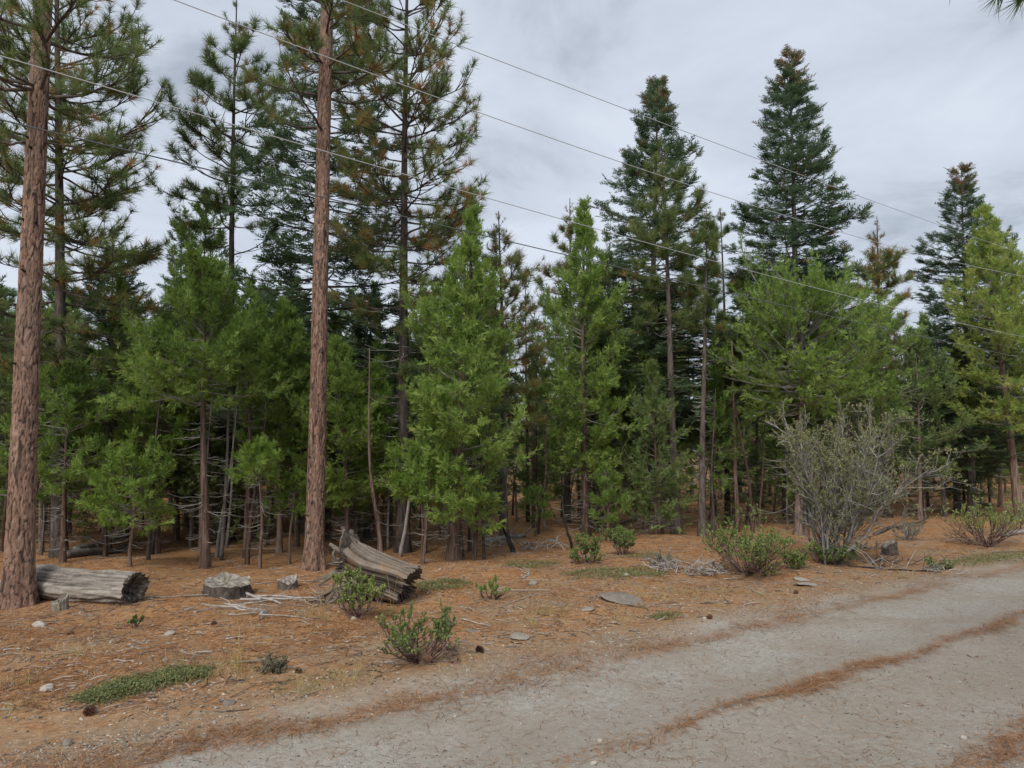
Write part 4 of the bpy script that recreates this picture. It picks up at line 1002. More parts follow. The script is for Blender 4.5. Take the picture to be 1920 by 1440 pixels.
def root_arm(pts, r0, r1):
    P = np.array([at(x, y, dep + dz) for x, y, dz in pts]); m = 12; s_ = np.linspace(0, 1, m); sp_ = np.linspace(0, 1, len(P))
    Cc = np.stack([np.interp(s_, sp_, P[:, k]) for k in range(3)], -1)
    for _ in range(2): Cc[1:-1] = (Cc[:-2] + 2 * Cc[1:-1] + Cc[2:]) / 4
    sg = 14; rr = (r0 + (r1 - r0) * s_)[:, None] * (1 + .16 * grain_1d(sg, rng, (2, 3, 5))[None] * .6) * (1 + rng.normal(0, .05, (m, sg)))
    Vv, qq, ii = ring_body(Cc, rr, sg, None, rng)
    g = Geo(); g.add(Vv.reshape(-1, 3), [[ii[-1, 0], ii[-1, k], ii[-1, k + 1]] for k in range(1, sg - 1)], qq, np.clip(rng.normal(.5, .16, m * sg), 0, 1)); g.obj('root', M['wood'], root, smooth=True)
root_arm([(672, 1052, .12), (650, 1042, .1), (632, 1030, .12), (618, 1020, .14)], .05, .022)
root_arm([(668, 1044, .2), (648, 1034, .2), (630, 1028, .2), (622, 1024, .22)], .045, .02)
root_arm([(668, 1062, .05), (640, 1066, 0), (612, 1080, -.02), (588, 1090, -.02)], .045, .014)
root_arm([(672, 1074, .02), (640, 1072, -.04), (615, 1084, -.06), (598, 1098, -.06)], .04, .016)
root_arm([(676, 1084, -.02), (640, 1096, -.08), (614, 1110, -.08), (596, 1120, -.08)], .05, .02)
root_arm([(660, 1080, 0), (628, 1098, -.05), (606, 1118, -.03), (578, 1128, -.02)], .05, .02)
root_arm([(650, 1092, -.06), (624, 1112, -.1), (610, 1132, -.12)], .035, .015)
for i in range(26):                                  # splinters torn loose along the grain
    r_ = int(rng.integers(n - 30, n - 1)) if i % 3 else int(rng.integers(1, 8)); c_ = int(rng.integers(0, seg)); p_ = V[r_, c_]; out_ = unit(V[r_, c_] - C[r_])
    dr_ = unit(T[r_] * (1 if i % 3 else -1) + out_ * rng.uniform(.05, .5) + rng.normal(0, .12, 3)); L_ = rng.uniform(.07, .22)
    if p_[2] < gzf(p_[0], p_[1]) + .05: continue
    q_ = Geo(); tubes(q_, np.array([[p_ - dr_ * .05, p_ + dr_ * L_ * .5, p_ + dr_ * L_]]), np.array([[.02, .012, .002]]) * rng.uniform(.6, 1.2), 4, rng.uniform(.2, .8)); q_.obj('splinter', M['wood'], root)
root_arm([(664, 1066, .1), (648, 1036, .1), (654, 1020, .1), (668, 1012, .12)], .04, .015)
root_arm([(660, 1070, .0), (634, 1058, -.02), (622, 1040, .0), (630, 1030, .02)], .036, .012)
root_arm([(668, 1090, -.05), (636, 1112, -.12), (626, 1128, -.14), (606, 1134, -.14)], .038, .012)
root_arm([(655, 1060, .16), (640, 1050, .2), (624, 1050, .22)], .045, .025)

# ------------------------------------------------------------------ shrubs
def shrub(name, px, py, wpx, hpx, seed, label, leaf, stem, n=(7, 4, 4), leaves=6, lsize=.03, group=None, cat='bush', r=.011, e=(.5, 1.3), lean=0.0, leaf_from=.55, ltint=.5, bare=0.0, tw_r=.4, deadn=0):
    rng = np.random.default_rng(seed); B = gp(px, py); W, H = px_m(wpx, B) / 2 * .82, px_m(hpx, B) * .74
    root = thing(name, B, label, cat, group)
    n1 = n[0]; az = np.arange(n1) * 2.399 + rng.normal(0, .4, n1); e0 = rng.uniform(e[0], e[1], n1)
    LL = np.minimum(H / np.maximum(np.sin(e0), .3), W / np.maximum(np.cos(e0), .25)) * rng.uniform(.75, 1.0, n1) * .78
    b0 = B + np.stack([rng.normal(0, .03, n1), rng.normal(0, .03, n1), np.full(n1, -.03)], -1)
    P1 = integ(b0, az, LL, e0 - .1, e0 + rng.uniform(-.1, .35, n1), 7, .2, rng)
    g = Geo(); tubes(g, P1, r * np.linspace(1, .5, 7)[None] * rng.uniform(.7, 1.2, n1)[:, None], 5, rng.uniform(0, 1, n1))
    Ps, rr = P1, r; tips = []
    for lev in (1, 2):
        k = np.repeat(np.arange(len(Ps)), n[lev]); s = rng.uniform(.35, 1.0, len(k))
        p, t = along(Ps[k], s); az2 = np.arctan2(t[:, 1], t[:, 0]) + rng.normal(0, .9, len(k)); el = np.arcsin(np.clip(t[:, 2], -1, 1))
        Lp = np.linalg.norm(Ps[:, -1] - Ps[:, 0], axis=1)[k]
        Ps = integ(p, az2, Lp * rng.uniform(.3, .55, len(k)), el + rng.normal(0, .35, len(k)), el + rng.uniform(-.1, .6, len(k)), 4, .22, rng)
        rr *= .55; tubes(g, Ps, rr * np.linspace(1, .45, 4)[None] * np.ones((len(k), 1)), 3, rng.uniform(0, 1, len(k)))
    g.obj('stems', M[stem], root, kind='stuff')
    if leaves:
        nl = int(leaves * 1.25); k = np.repeat(np.arange(len(Ps)), nl); s = np.clip(rng.uniform(leaf_from, 1.05, len(k)), 0, .999)
        if bare > 0:
            keep = (Ps[k, -1, 2] - B[2]) > bare * H * rng.uniform(.7, 1.15, len(k)); k, s = k[keep], s[keep]
        p, t = along(Ps[k], s); X = t * .5 + rng.normal(0, .6, p.shape) + np.array([0, 0, .35])
        g = Geo(); place(g, LEAF, p, X, rng.normal(0, 1, p.shape) + np.array([0, 0, .6]), lsize * .85 * rng.uniform(.5, 1.25, len(p)), np.clip(rng.normal(ltint, .17, len(p)), 0, 1), rng)
        g.obj('leaves', M[leaf], root)
    return root
MZ = 'manzanita bushes'
shrub('manzanita_bush', 667, 1156, 170, 112, 601, 'bright green manzanita with red stems in front of the upturned stump', 'manz', 'red_stem', (12, 6, 5), 14, .036, MZ, .009, bare=.42, ltint=.6)
shrub('manzanita_bush', 788, 1240, 225, 104, 602, 'dark green manzanita with many thin stems at the road verge', 'manz', 'red_stem', (22, 6, 5), 9, .030, MZ, .006, bare=.55, ltint=.3, e=(.2, .9))
shrub('manzanita_bush', 923, 1124, 78, 50, 603, 'small umbrella shaped manzanita in the open litter', 'manz', 'red_stem', (7, 5, 4), 10, .040, MZ, .008, bare=.5)
shrub('manzanita_bush', 1102, 1056, 110, 76, 604, 'green manzanita at the foot of the narrow bright cedar', 'manz', 'red_stem', (12, 5, 4), 12, .045, MZ, .008, ltint=.35, bare=.15)
shrub('manzanita_bush', 1166, 1042, 105, 60, 605, 'low green manzanita right of the narrow bright cedar', 'manz', 'red_stem', (12, 5, 4), 12, .045, MZ, .008, ltint=.35, bare=.1)
shrub('manzanita_bush', 1400, 1076, 330, 98, 606, 'wide manzanita with bare grey middle left of the grey bush', 'manz', 'red_stem', (34, 6, 5), 8, .044, MZ, .009, bare=.6, e=(.15, 1.05), ltint=.42)
shrub('manzanita_bush', 1490, 1066, 70, 42, 607, 'leafy green manzanita at the foot of the grey bush', 'manz', 'red_stem', (12, 5, 4), 10, .045, MZ, .007, ltint=.5)
shrub('manzanita_bush', 1443, 1080, 34, 30, 608, 'little yellow green manzanita in front of the wide one', 'manz', 'red_stem', (7, 4, 3), 10, .045, MZ, .006, ltint=.75)
shrub('manzanita_bush', 1852, 1026, 230, 104, 609, 'half bare manzanita with green cap at the far road verge', 'manz', 'red_stem', (26, 6, 4), 7, .05, MZ, .011, bare=.62, e=(.3, 1.2), ltint=.6)
shrub('manzanita_bush', 244, 1178, 52, 36, 610, 'tiny manzanita seedling in front of the hollow log', 'manz', 'red_stem', (5, 4, 3), 10, .032, MZ, .007, bare=.4, ltint=.15)
shrub('manzanita_bush', 1560, 1058, 130, 44, 611, 'shaded low manzanita under the grey bush', 'manz', 'twig_brown', (16, 5, 4), 8, .045, MZ, .007, ltint=.2, e=(.25, .9))
shrub('manzanita_bush', 1760, 1068, 70, 34, 612, 'sparse brown stemmed manzanita by the road bend', 'manz', 'twig_brown', (12, 5, 3), 3, .04, MZ, .007, ltint=.3, e=(.3, 1.1))
shrub('sage_bush', 512, 1258, 78, 44, 620, 'small dry grey sage tuft near the road verge', 'sage', 'twig_brown', (16, 5, 5), 5, .018, 'grey sage bushes', .006, e=(.3, 1.2))
shrub('sage_bush', 1242, 1064, 60, 46, 621, 'grey sage clump behind the bleached branch pile', 'sage', 'twig', (18, 5, 5), 5, .024, 'grey sage bushes', .007, e=(.4, 1.3))
shrub('sage_bush', 1700, 1012, 90, 40, 622, 'faint grey sage clump beside the dark little stump', 'sage', 'twig', (16, 5, 5), 5, .026, 'grey sage bushes', .007, e=(.3, 1.1))
# big grey twiggy bush
rng = np.random.default_rng(640); B = gp(1550, 1056); H = px_m(312, B); W = px_m(150, B)
root = thing('twiggy_bush', B, 'large grey twiggy bush with sparse olive leaves beside the road', 'bush')
n1 = 20; az = np.concatenate([rng.uniform(-.7, .7, 13), rng.uniform(2.2, 4.2, 5), rng.uniform(0, 6.28, 2)]); e0 = np.concatenate([rng.uniform(.95, 1.46, 13), rng.uniform(1.3, 1.52, 5), [1.4, 1.3]])
b0 = B + np.stack([rng.normal(.06, .12, n1), rng.normal(0, .08, n1), np.full(n1, -.05)], -1)
P1 = integ(b0, az, H * rng.uniform(.5, .98, n1), e0, e0 - rng.uniform(-.1, .28, n1), 10, .27, rng)
for i in range(n1):
    g = Geo(); tubes(g, P1[i:i + 1], .028 * np.linspace(1, .3, 10)[None] * rng.uniform(.6, 1.1), 6, rng.uniform(0, .6)); g.obj('stem', M['bush_twig'], root, smooth=True)
Ps, rr = P1, .011; g = Geo()
for lev, nn_, fr in ((1, 13, (.16, .36)), (2, 6, (.3, .6)), (3, 3, (.35, .7))):
    k = np.repeat(np.arange(len(Ps)), nn_); s = rng.uniform(.2 if lev == 1 else .3, 1.0, len(k)); p, t = along(Ps[k], s)
    az2 = np.arctan2(t[:, 1], t[:, 0]) + rng.normal(0, 1.0, len(k)); el = np.arcsin(np.clip(t[:, 2], -1, 1)) - (.35 if lev == 1 else .05)
    Lp = np.linalg.norm(Ps[:, -1] - Ps[:, 0], axis=1)[k]
    Ps = integ(p, az2, Lp * rng.uniform(*fr, len(k)), el + rng.normal(0, .35, len(k)), el + rng.normal(.1, .4, len(k)), 4, .25, rng)
    tubes(g, Ps, rr * np.linspace(1, .5, 4)[None] * rng.uniform(.6, 1.1, len(k))[:, None], 3, rng.uniform(0, 1, len(k))); rr *= .58
g.obj('twigs', M['bush_twig'], root, kind='stuff')
k = np.arange(len(Ps)); k = k[(Ps[:, -1, 2] - B[2]) > H * rng.uniform(.1, .7, len(k))]; k = np.repeat(k, 9)
p, t = along(Ps[k], rng.uniform(.3, .999, len(k)))
g = Geo(); place(g, LEAF, p, t + rng.normal(0, .7, p.shape), rng.normal(0, 1, p.shape), (.034) * rng.uniform(.6, 1.3, len(k)), np.clip(rng.normal(.5, .2, len(k)), 0, 1), rng); g.obj('leaves', M['olive'], root)

# low green mats
def mat_patch(poly, n, seed, label, size=.028):
    """poly: picture outline of the mat, turned into ground places"""
    rng = np.random.default_rng(seed); G = np.array([gp(x, y)[:2] for x, y in poly]); lo, hi = G.min(0), G.max(0); pts = []
    def inside(p):
        c = False; j = len(G) - 1
        for i in range(len(G)):
            if (G[i, 1] > p[1]) != (G[j, 1] > p[1]) and p[0] < (G[j, 0] - G[i, 0]) * (p[1] - G[i, 1]) / (G[j, 1] - G[i, 1]) + G[i, 0]: c = not c
            j = i
        return c
    cnt = 0
    while len(pts) < n and cnt < n * 30:
        cnt += 1; p = lo + (hi - lo) * rng.random(2)
        q_ = p + rng.normal(0, .05, 2)
        if inside(p): pts.append(q_)
    pts = np.array(pts); z = gz(pts[:, 0], pts[:, 1]) + .008 + .05 * rng.random(len(pts)) * (.5 + .5 * np.sin(pts[:, 0] * 9) * np.sin(pts[:, 1] * 11))
    O = np.stack([pts[:, 0], pts[:, 1], z], -1); X = rng.normal(0, 1, O.shape) * np.array([1, 1, .25]) + np.array([0, 0, .25])
    g = Geo(); place(g, LEAF, O, X, np.array([0, 0, 1.0]) + rng.normal(0, .45, O.shape), size * rng.uniform(.6, 1.3, len(O)), np.clip(rng.normal(.45, .2, len(O)), 0, 1), rng)
    tag(g.obj('ground_cover', M['mat_green'], kind='stuff'), label, 'ground cover')
mat_patch([(135, 1316), (180, 1292), (250, 1272), (330, 1258), (392, 1252), (385, 1272), (310, 1284), (255, 1302), (190, 1320)], 9000, 701, 'dense green leaf mat nearest the road', .018)
mat_patch([(770, 1106), (800, 1092), (850, 1088), (882, 1094), (860, 1104), (800, 1112)], 1800, 702, 'green leaf mat beside the upturned stump')
mat_patch([(945, 1056), (985, 1050), (1040, 1052), (1050, 1060), (1000, 1066), (950, 1064)], 1500, 703, 'small green leaf mat in the needle clearing')
mat_patch([(1050, 1078), (1110, 1068), (1180, 1064), (1250, 1070), (1240, 1082), (1150, 1088), (1080, 1088)], 3000, 704, 'wide green leaf mat in front of the manzanitas')
mat_patch([(1770, 1060), (1820, 1040), (1925, 1032), (1990, 1034), (1980, 1048), (1900, 1056), (1830, 1066)], 3500, 705, 'green leaf mat along the far road verge')
mat_patch([(1216, 1158), (1250, 1150), (1278, 1154), (1250, 1164)], 350, 706, 'little green leaf patch near the gritty verge')
mat_patch([(1160, 1046), (1210, 1036), (1240, 1040), (1220, 1052)], 600, 707, 'faint green leaf patch under the grey sage clump')

# ------------------------------------------------------------------ stones, cones, sticks, branches
def rock_mesh(seed, flat, mat=None, sub=2):
    import bmesh
    rng = np.random.default_rng(seed); bm = bmesh.new(); bmesh.ops.create_icosphere(bm, subdivisions=sub, radius=1.0)
    ax = rng.normal(size=(7, 3)); ax = unit(ax); lim = rng.uniform(.45, .85, 7)
    for v in bm.verts:
        p = np.array(v.co)
        for a, l in zip(ax, lim):
            dd_ = p @ a
            if dd_ > l: p = p - a * (dd_ - l) * .9
        p = p * (1 + rng.normal(0, .03)); v.co = (p[0], p[1], p[2] * flat)
    me = bpy.data.meshes.new('stone'); bm.to_mesh(me); bm.free(); me.materials.append(M['stone'] if mat is None else mat); return me
ROCKS = [rock_mesh(800 + i, f) for i, f in enumerate((.55, .4, .65, .3, .5, .75))]
FLATROCK = [rock_mesh(820 + i, f, sub=3) for i, f in enumerate((.16, .2, .14))]
def rock(me, px, py, wpx, label, rng, group=None, sink=.3, asp=1.0):
    B = gp(px, py); s = px_m(wpx, B) / 2; o = bpy.data.objects.new('stone', me); COL.objects.link(o)
    o.location = (B[0], B[1], B[2] + s * .12); o.scale = (s, s * asp, s); o.rotation_euler = (rng.normal(0, .1), rng.normal(0, .1), rng.uniform(0, 6.28) if asp == 1 else rng.normal(0, .2))
    return tag(o, label, 'stone', group)
rngR = np.random.default_rng(830)
rock(FLATROCK[0], 1163, 1126, 84, 'broad flat grey rock slab lying in the open litter', rngR, asp=.8)
rock(FLATROCK[1], 975, 1196, 46, 'pale rounded rock set flush in the ground near the verge', rngR)
rock(FLATROCK[2], 1505, 1088, 32, 'flat grey rock below the wide manzanita', rngR)
rock(FLATROCK[0], 1510, 1098, 46, 'second flat slab below the grey twiggy bush', rngR, asp=.7)
rock(ROCKS[3], 1103, 1144, 26, 'smooth tan stone in front of the broad flat slab', rngR)
rock(ROCKS[0], 662, 1161, 16, 'white stone at the base of the bright green manzanita', rngR)
rock(ROCKS[3], 882, 1184, 24, 'grey flat stone in the litter above the dark manzanita', rngR)
rock(ROCKS[2], 1001, 1096, 22, 'pale upright chunk beside the small umbrella manzanita', rngR)
rock(ROCKS[5], 1174, 1080, 14, 'grey round stone on the wide green leaf mat', rngR)
rock(ROCKS[4], 90, 1292, 28, 'long flat stone left of the near green mat', rngR)
rock(ROCKS[1], 135, 1288, 18, 'tan stone beside the near green mat', rngR)
rock(ROCKS[4], 620, 1215, 12, 'small white stone beside the dry grey sage tuft', rngR)
rock(ROCKS[1], 1824, 1231, 20, 'lone dark stone on the far track', rngR)
rock(ROCKS[0], 1515, 1277, 10, 'grey stone on the needle strewn centre line', rngR)
rock(ROCKS[2], 1540, 1273, 11, 'paler stone beside the grey one on the centre line', rngR)
rock(ROCKS[2], 318, 1192, 24, 'pale stone behind the near green mat', rngR)
rock(ROCKS[0], 75, 1174, 30, 'pale grey stone in front of the orange trunk', rngR)
rock(ROCKS[1], 430, 1320, 26, 'jagged grey stone at the verge below the sage tuft', rngR)
SG = 'small stones scattered over the litter'
cnt = 0
while cnt < 230:
    y = 4.2 + 11 * rngR.random() ** 1.2; x = rngR.uniform(-.74, .76) * y; d = road_d(x, y)
    if not (d > .25 or (d < -1.2 and rngR.random() < .4) or rngR.random() < .06) or d > 7: continue
    if d > 2.5 and rngR.random() < .5: continue
    s = rngR.uniform(.011, .038) * (1.2 if rngR.random() < .15 else .8); o = bpy.data.objects.new('stone', ROCKS[int(rngR.integers(0, 6))]); COL.objects.link(o)
    o.location = (x, y, gzf(x, y) + s * .15); o.scale = (s, s * rngR.uniform(.6, 1), s * rngR.uniform(.7, 1.1)); o.rotation_euler = (rngR.normal(0, .3), rngR.normal(0, .3), rngR.uniform(0, 6.28))
    tag(o, 'small loose stone lying on the ground among needles and grit', 'stone', SG); cnt += 1
# pine cones
def cone_mesh(seed):
    rng = np.random.default_rng(seed); g = Geo(); n = 70
    i = np.arange(n); t = (i + .5) / n; a = i * 2.399; r = np.sin(np.pi * np.clip(t * .9 + .08, 0, 1)) ** .7 * .62
    O = np.stack([(t - .5) * 1.7, r * .35 * np.cos(a), r * .35 * np.sin(a)], -1); X = np.stack([.25 + 0 * t, np.cos(a), np.sin(a)], -1)
    sc = (np.array([[0, -.22, 0], [0, .22, 0], [.9, .28, .05], [1.1, 0, .12], [.9, -.28, .05]], float), np.array([[0, 1, 2], [0, 2, 3], [0, 3, 4]]), np.array([-.2, -.2, .1, .4, .1]))
    place(g, [sc], O, X, np.tile([1.0, 0, 0], (n, 1)), r * .9 + .1, rng.uniform(.3, .7, n), rng)
    return g.mesh('pine_cone', M['cone'])
CONES = [cone_mesh(1), cone_mesh(2)]
for i, (px, py, lab) in enumerate([(802, 1244, 'brown pine cone at the foot of the dark green manzanita'), (899, 1224, 'brown pine cone on the verge above the gravel track'), (170, 1340, 'dark pine cone below the near green mat'), (402, 1172, 'small cone in front of the broad low stump'),
                                   (131, 1190, 'cone lying in front of the tiny cut stub'), (1492, 1113, 'reddish cone below the flat grey rocks'), (560, 1262, 'cone near the grey sage tuft'), (1330, 1160, 'cone lying in needles beside the track')]):
    B = gp(px, py); o = bpy.data.objects.new('pine_cone', CONES[i % 2]); COL.objects.link(o); s = .052 if i < 3 else .04
    o.location = (B[0], B[1], B[2] + s * .5); o.scale = (s,) * 3; o.rotation_euler = (rngR.uniform(0, 6), rngR.normal(0, .2), rngR.uniform(0, 6)); tag(o, lab, 'pine cone', 'fallen pine cones')
# sticks
def stick_mesh(seed, forked):
    rng = np.random.default_rng(seed); g = Geo(); P = integ(np.array([[-.5, 0, 0.0]]), np.zeros(1), np.ones(1), np.zeros(1), np.zeros(1), 8, .12, rng)
    P[:, :, 2] *= .4; tubes(g, P, .016 * np.linspace(1.0, .45, 8)[None] * rng.uniform(.8, 1.3), 5, .5, cap=True)
    if forked:
        for s in rng.uniform(.3, .8, 3):
            p, t = along(P, np.array([s])); Q = integ(p, np.arctan2(t[:, 1], t[:, 0]) + rng.choice([-1, 1]) * rng.uniform(.4, .8), np.array([rng.uniform(.2, .45)]), np.array([.1]), np.array([.25]), 5, .15, rng); tubes(g, Q, .008 * np.linspace(1, .5, 5)[None], 4, .5)
    return g.mesh('stick', M['stick'])
STICKS = [stick_mesh(i, i % 3 == 0) for i in range(9)]
WHITE = []
for m_ in STICKS[:4]:
    c = m_.copy(); c.materials.clear(); c.materials.append(M['bleached']); WHITE.append(c)
def lay(name, me, p, q, thick, label, group=None, lift=.012):
    A, B = gp(*p), gp(*q); L = np.linalg.norm(B - A); o = bpy.data.objects.new(name, me); COL.objects.link(o)
    mid = (A + B) / 2; o.location = (mid[0], mid[1], mid[2] + lift); d = B - A
    o.rotation_euler = (0, -math.atan2(d[2], math.hypot(d[0], d[1])), math.atan2(d[1], d[0])); o.scale = (L, L * thick if L * thick > .5 else .5, max(.5, thick * L))
    return tag(o, label, 'branch', group)
for i, (a, c, tck, lab) in enumerate([((450, 1121), (575, 1117), 1.3, 'bleached pole lying from the broad stump to the root stump'), ((452, 1126), (580, 1131), 1.4, 'second bleached pole lying just below the first'),
        ((425, 1102), (500, 1138), 1.0, 'thin pale branch propped on the broad low stump'), ((490, 1158), (500, 1134), 1.4, 'short pale peg of wood below the bleached poles'), ((365, 1150), (470, 1128), 1.0, 'pale branch lying in front of the broad low stump'),
        ((385, 1172), (430, 1168), 1.2, 'pale stick in front of the long pale branch'), ((262, 1219), (306, 1213), 2.4, 'grey split piece of wood beyond the near green mat'), ((430, 1155), (490, 1152), 1.8, 'grey curved limb wood below the broad low stump'),
        ((0, 1232), (32, 1224), 2.0, 'grey wood scrap near the leaning orange trunk'), ((520, 1088), (600, 1094), .9, 'thin branch beside the small dark stump'), ((865, 1162), (910, 1178), 1.2, 'pale splintered stick above the grey flat stone'),
        ((980, 1085), (1010, 1068), 1.1, 'white stick behind the pale upright chunk'), ((1395, 1140), (1400, 1130), 1.0, 'small pale stick at the verge')]):
    lay('fallen_branch', (WHITE if i < 6 or i > 8 else STICKS[:4])[i % 4], a, c, tck, lab, 'pale fallen branches')
cnt = 0
while cnt < 170:
    y = 6.2 + 13 * rngR.random(); x = rngR.uniform(-.74, .74) * y; d = road_d(x, y)
    if d < 1.0 or d > 9: continue
    o = bpy.data.objects.new('stick', (STICKS + WHITE)[int(rngR.integers(0, 13))]); COL.objects.link(o); L = rngR.uniform(.1, .5) * (1.7 if rngR.random() < .1 else 1)
    o.location = (x, y, gzf(x, y) + .008); o.scale = (L, max(L, .3), max(L, .3)); o.rotation_euler = (rngR.normal(0, .1), .05 * rngR.normal(), rngR.uniform(0, 6.28))
    tag(o, 'weathered stick lying flat in the needle litter', 'stick', 'loose sticks in the litter'); cnt += 1
# fallen poles deeper in
def fallen(seed, p, q, r, mat, label, lift=0.0, twn=0):
    rng = np.random.default_rng(seed); A, B = gp(*p), gp(*q); s = np.linspace(0, 1, 16)[:, None]; C = A + (B - A) * s
    C[:, 2] = gz(C[:, 0], C[:, 1]) + r * .8 + lift * s[:, 0] + rng.normal(0, .008, 16); g = Geo(); tubes(g, C[None], (r * np.linspace(1, .65, 16))[None], 9, .5, cap=True)
    root = thing('fallen_log', A, label, 'log', 'fallen trunks inside the forest'); g.obj('trunk', M[mat], root, smooth=True)
    if twn:
        k = rng.uniform(.2, .98, twn); P = integ(np.stack([np.interp(k, s[:, 0], C[:, j]) for j in range(3)], -1), rng.uniform(0, 6.28, twn), rng.uniform(.2, .7, twn), rng.uniform(0, 1, twn), rng.uniform(0, 1, twn), 5, .2, rng)
        q_ = Geo(); tubes(q_, P, .008 * np.linspace(1, .4, 5)[None] * np.ones((twn, 1)), 3, .5); q_.obj('dead_twigs', M['twig'], root, kind='stuff')
fallen(901, (118, 1047), (245, 1032), .085, 'bark_grey', 'grey fallen trunk behind the bright bushy sapling', twn=10)
fallen(902, (140, 1034), (238, 1020), .06, 'twig', 'paler fallen pole resting behind the grey fallen trunk', .15, 8)
fallen(903, (905, 1018), (985, 1008), .06, 'twig', 'pale rotten trunk across the needle clearing', 0, 12)
fallen(904, (1160, 985), (1330, 955), .035, 'bark_grey', 'thin fallen pole slanting through the shade right of the narrow cedar', .5, 6)
fallen(905, (1640, 1005), (1740, 978), .05, 'bark_dark', 'dark fallen limb beyond the grey bush', .1, 14)
fallen(906, (1880, 1008), (1990, 1000), .06, 'twig', 'pale fallen log at the foot of the leaning cedar', 0, 4)
fallen(907, (1590, 1062), (1765, 1074), .016, 'bark_black', 'thin dark branch lying below the grey twiggy bush', 0, 16)
# bleached tangles: many crooked branches as single pieces of one pile
def tangle(px, py, wpx, hpx, n, seed, label, mat='bleached', r=.012):
    rng = np.random.default_rng(seed); B = gp(px, py); W, H = px_m(wpx, B) / 2, px_m(hpx, B); root = thing('branch_pile', B, label, 'branch pile')
    for i in range(n):
        x, y = B[0] + rng.uniform(-.9, .9) * W, B[1] + rng.uniform(-.3, .5); g = Geo()
        P = integ(np.array([[x, y, gzf(x, y) + .01]]), np.array([rng.uniform(0, 6.28)]), np.array([rng.uniform(.25, .7)]) * W * 1.3, np.array([rng.uniform(.1, .9)]), np.array([rng.uniform(-.7, .5)]), 8, .35, rng)
        P[:, :, 2] = np.maximum(P[:, :, 2], gz(P[:, :, 0], P[:, :, 1]) + .006); P[:, :, 2] = np.minimum(P[:, :, 2], B[2] + H * rng.uniform(.6, 1.1))
        tubes(g, P, r * rng.uniform(.5, 1.2) * np.linspace(1, .45, 8)[None], 5, rng.random())
        for s in rng.uniform(.25, .9, 3):
            p, t = along(P, np.array([s])); Q = integ(p, np.arctan2(t[:, 1], t[:, 0]) + rng.normal(0, .9, 1), np.array([rng.uniform(.08, .25)]), np.array([rng.uniform(-.1, .7)]), np.array([rng.uniform(0, .8)]), 5, .3, rng); tubes(g, Q, r * .5 * np.linspace(1, .4, 5)[None], 4, rng.random())
        g.obj('branch', M[mat], root, smooth=True)
tangle(1290, 1074, 150, 34, 44, 950, 'tangled pile of bleached white branches left of the wide manzanita')
tangle(960, 1022, 110, 24, 14, 951, 'bleached curled roots and branches in the needle clearing', r=.02)
tangle(1032, 1032, 120, 26, 14, 952, 'pale curled branch wood beside the black leaning stem', r=.018)
tangle(1655, 1030, 70, 26, 10, 953, 'grey broken wood around the dark jagged little stump', 'twig', .02)
tangle(1770, 1074, 60, 20, 12, 954, 'small bleached twig heap at the road bend', r=.008)
tangle(655, 1134, 150, 30, 16, 955, 'pale root fragments strewn under the upturned stump', 'stick', .010)
tangle(1630, 1060, 140, 40, 22, 956, 'dead dark brushwood in front of the grey twiggy bush', 'twig_brown', .010)

# ------------------------------------------------------------------ litter too fine to count
rng = np.random.default_rng(1000)
def scatter(n, ymin, ymax, acc):
    out = []
    m = 0
    while m < n:
        k = n * 3; y = ymin + (ymax - ymin) * rng.random(k) ** 1.25; x = rng.uniform(-.80, .82, k) * y
        a = acc(x, y, road_d(x, y)) > rng.random(k); p = np.stack([x[a], y[a]], -1); out.append(p); m += len(p)
    return np.concatenate(out)[:n]
def clumpy(x, y, f=1.0):
    return .5 + .25 * np.sin(3.1 * f * x + 1.7 * np.sin(2.3 * f * y)) + .25 * np.sin(4.3 * f * y + 1.3 * np.sin(3.7 * f * x))
def needles(p, Lr, w, tint, lift):
    n = len(p); a = rng.uniform(0, 6.28, n); L = rng.uniform(*Lr, n); bend = rng.normal(0, .22, n); el = np.abs(rng.normal(0, .08, n))
    z = gz(p[:, 0], p[:, 1]) + .002 + lift * rng.random(n)
    o = np.stack([p[:, 0], p[:, 1], z], -1); d1 = np.stack([np.cos(a), np.sin(a), el], -1); d2 = np.stack([np.cos(a + bend), np.sin(a + bend), -el * .5], -1)
    m = o + d1 * (L / 2)[:, None]; t = m + d2 * (L / 2)[:, None]
    for Q in (m, t): Q[:, 2] = np.maximum(Q[:, 2], gz(Q[:, 0], Q[:, 1]) + .003)
    s1 = np.stack([-np.sin(a), np.cos(a), 0 * a], -1) * (w / 2); V = np.stack([o - s1, o + s1, m + s1, m - s1, t], 1)
    i = (np.arange(n) * 5)[:, None]
    g = Geo(); g.add(V.reshape(-1, 3), i + np.array([[3, 2, 4]]), i + np.array([[0, 1, 2, 3]]), np.repeat(tint, 5)); return g
gs = lambda d, c, w: np.exp(-((d - c) / w) ** 2)
pw = scatter(12000, 2.9, 15, lambda x, y, d: (np.maximum(.5 * gs(d, .16 + .1 * np.sin(x * 2.1) + .05 * np.sin(x * 5.7), .20 + .1 * np.sin(x * 1.9 + 1)), np.maximum(1.5 * sstep(x, .1, 2.6) * gs(d, -1.42 + .05 * np.sin(x * 1.1) + .05 * np.sin(x * 4.3 + 1), .06 + .03 * np.sin(x * 2.7 + .6 * np.sin(x * 6.1))), .45 * gs(d, -2.85, .12)))) * (.3 + .7 * clumpy(x, y, 1.3)))
needles(pw, (.09, .19), .0034, np.clip(rng.normal(.45, .22, len(pw)), 0, 1), .022).obj('needle_litter', M['needle'], kind='stuff')['label'] = 'windrows of orange pine needles along the track'
pl_ = scatter(46000, 5.2, 19, lambda x, y, d: sstep(d, .5, 2.6) * (.25 + .75 * clumpy(x, y, .6)))
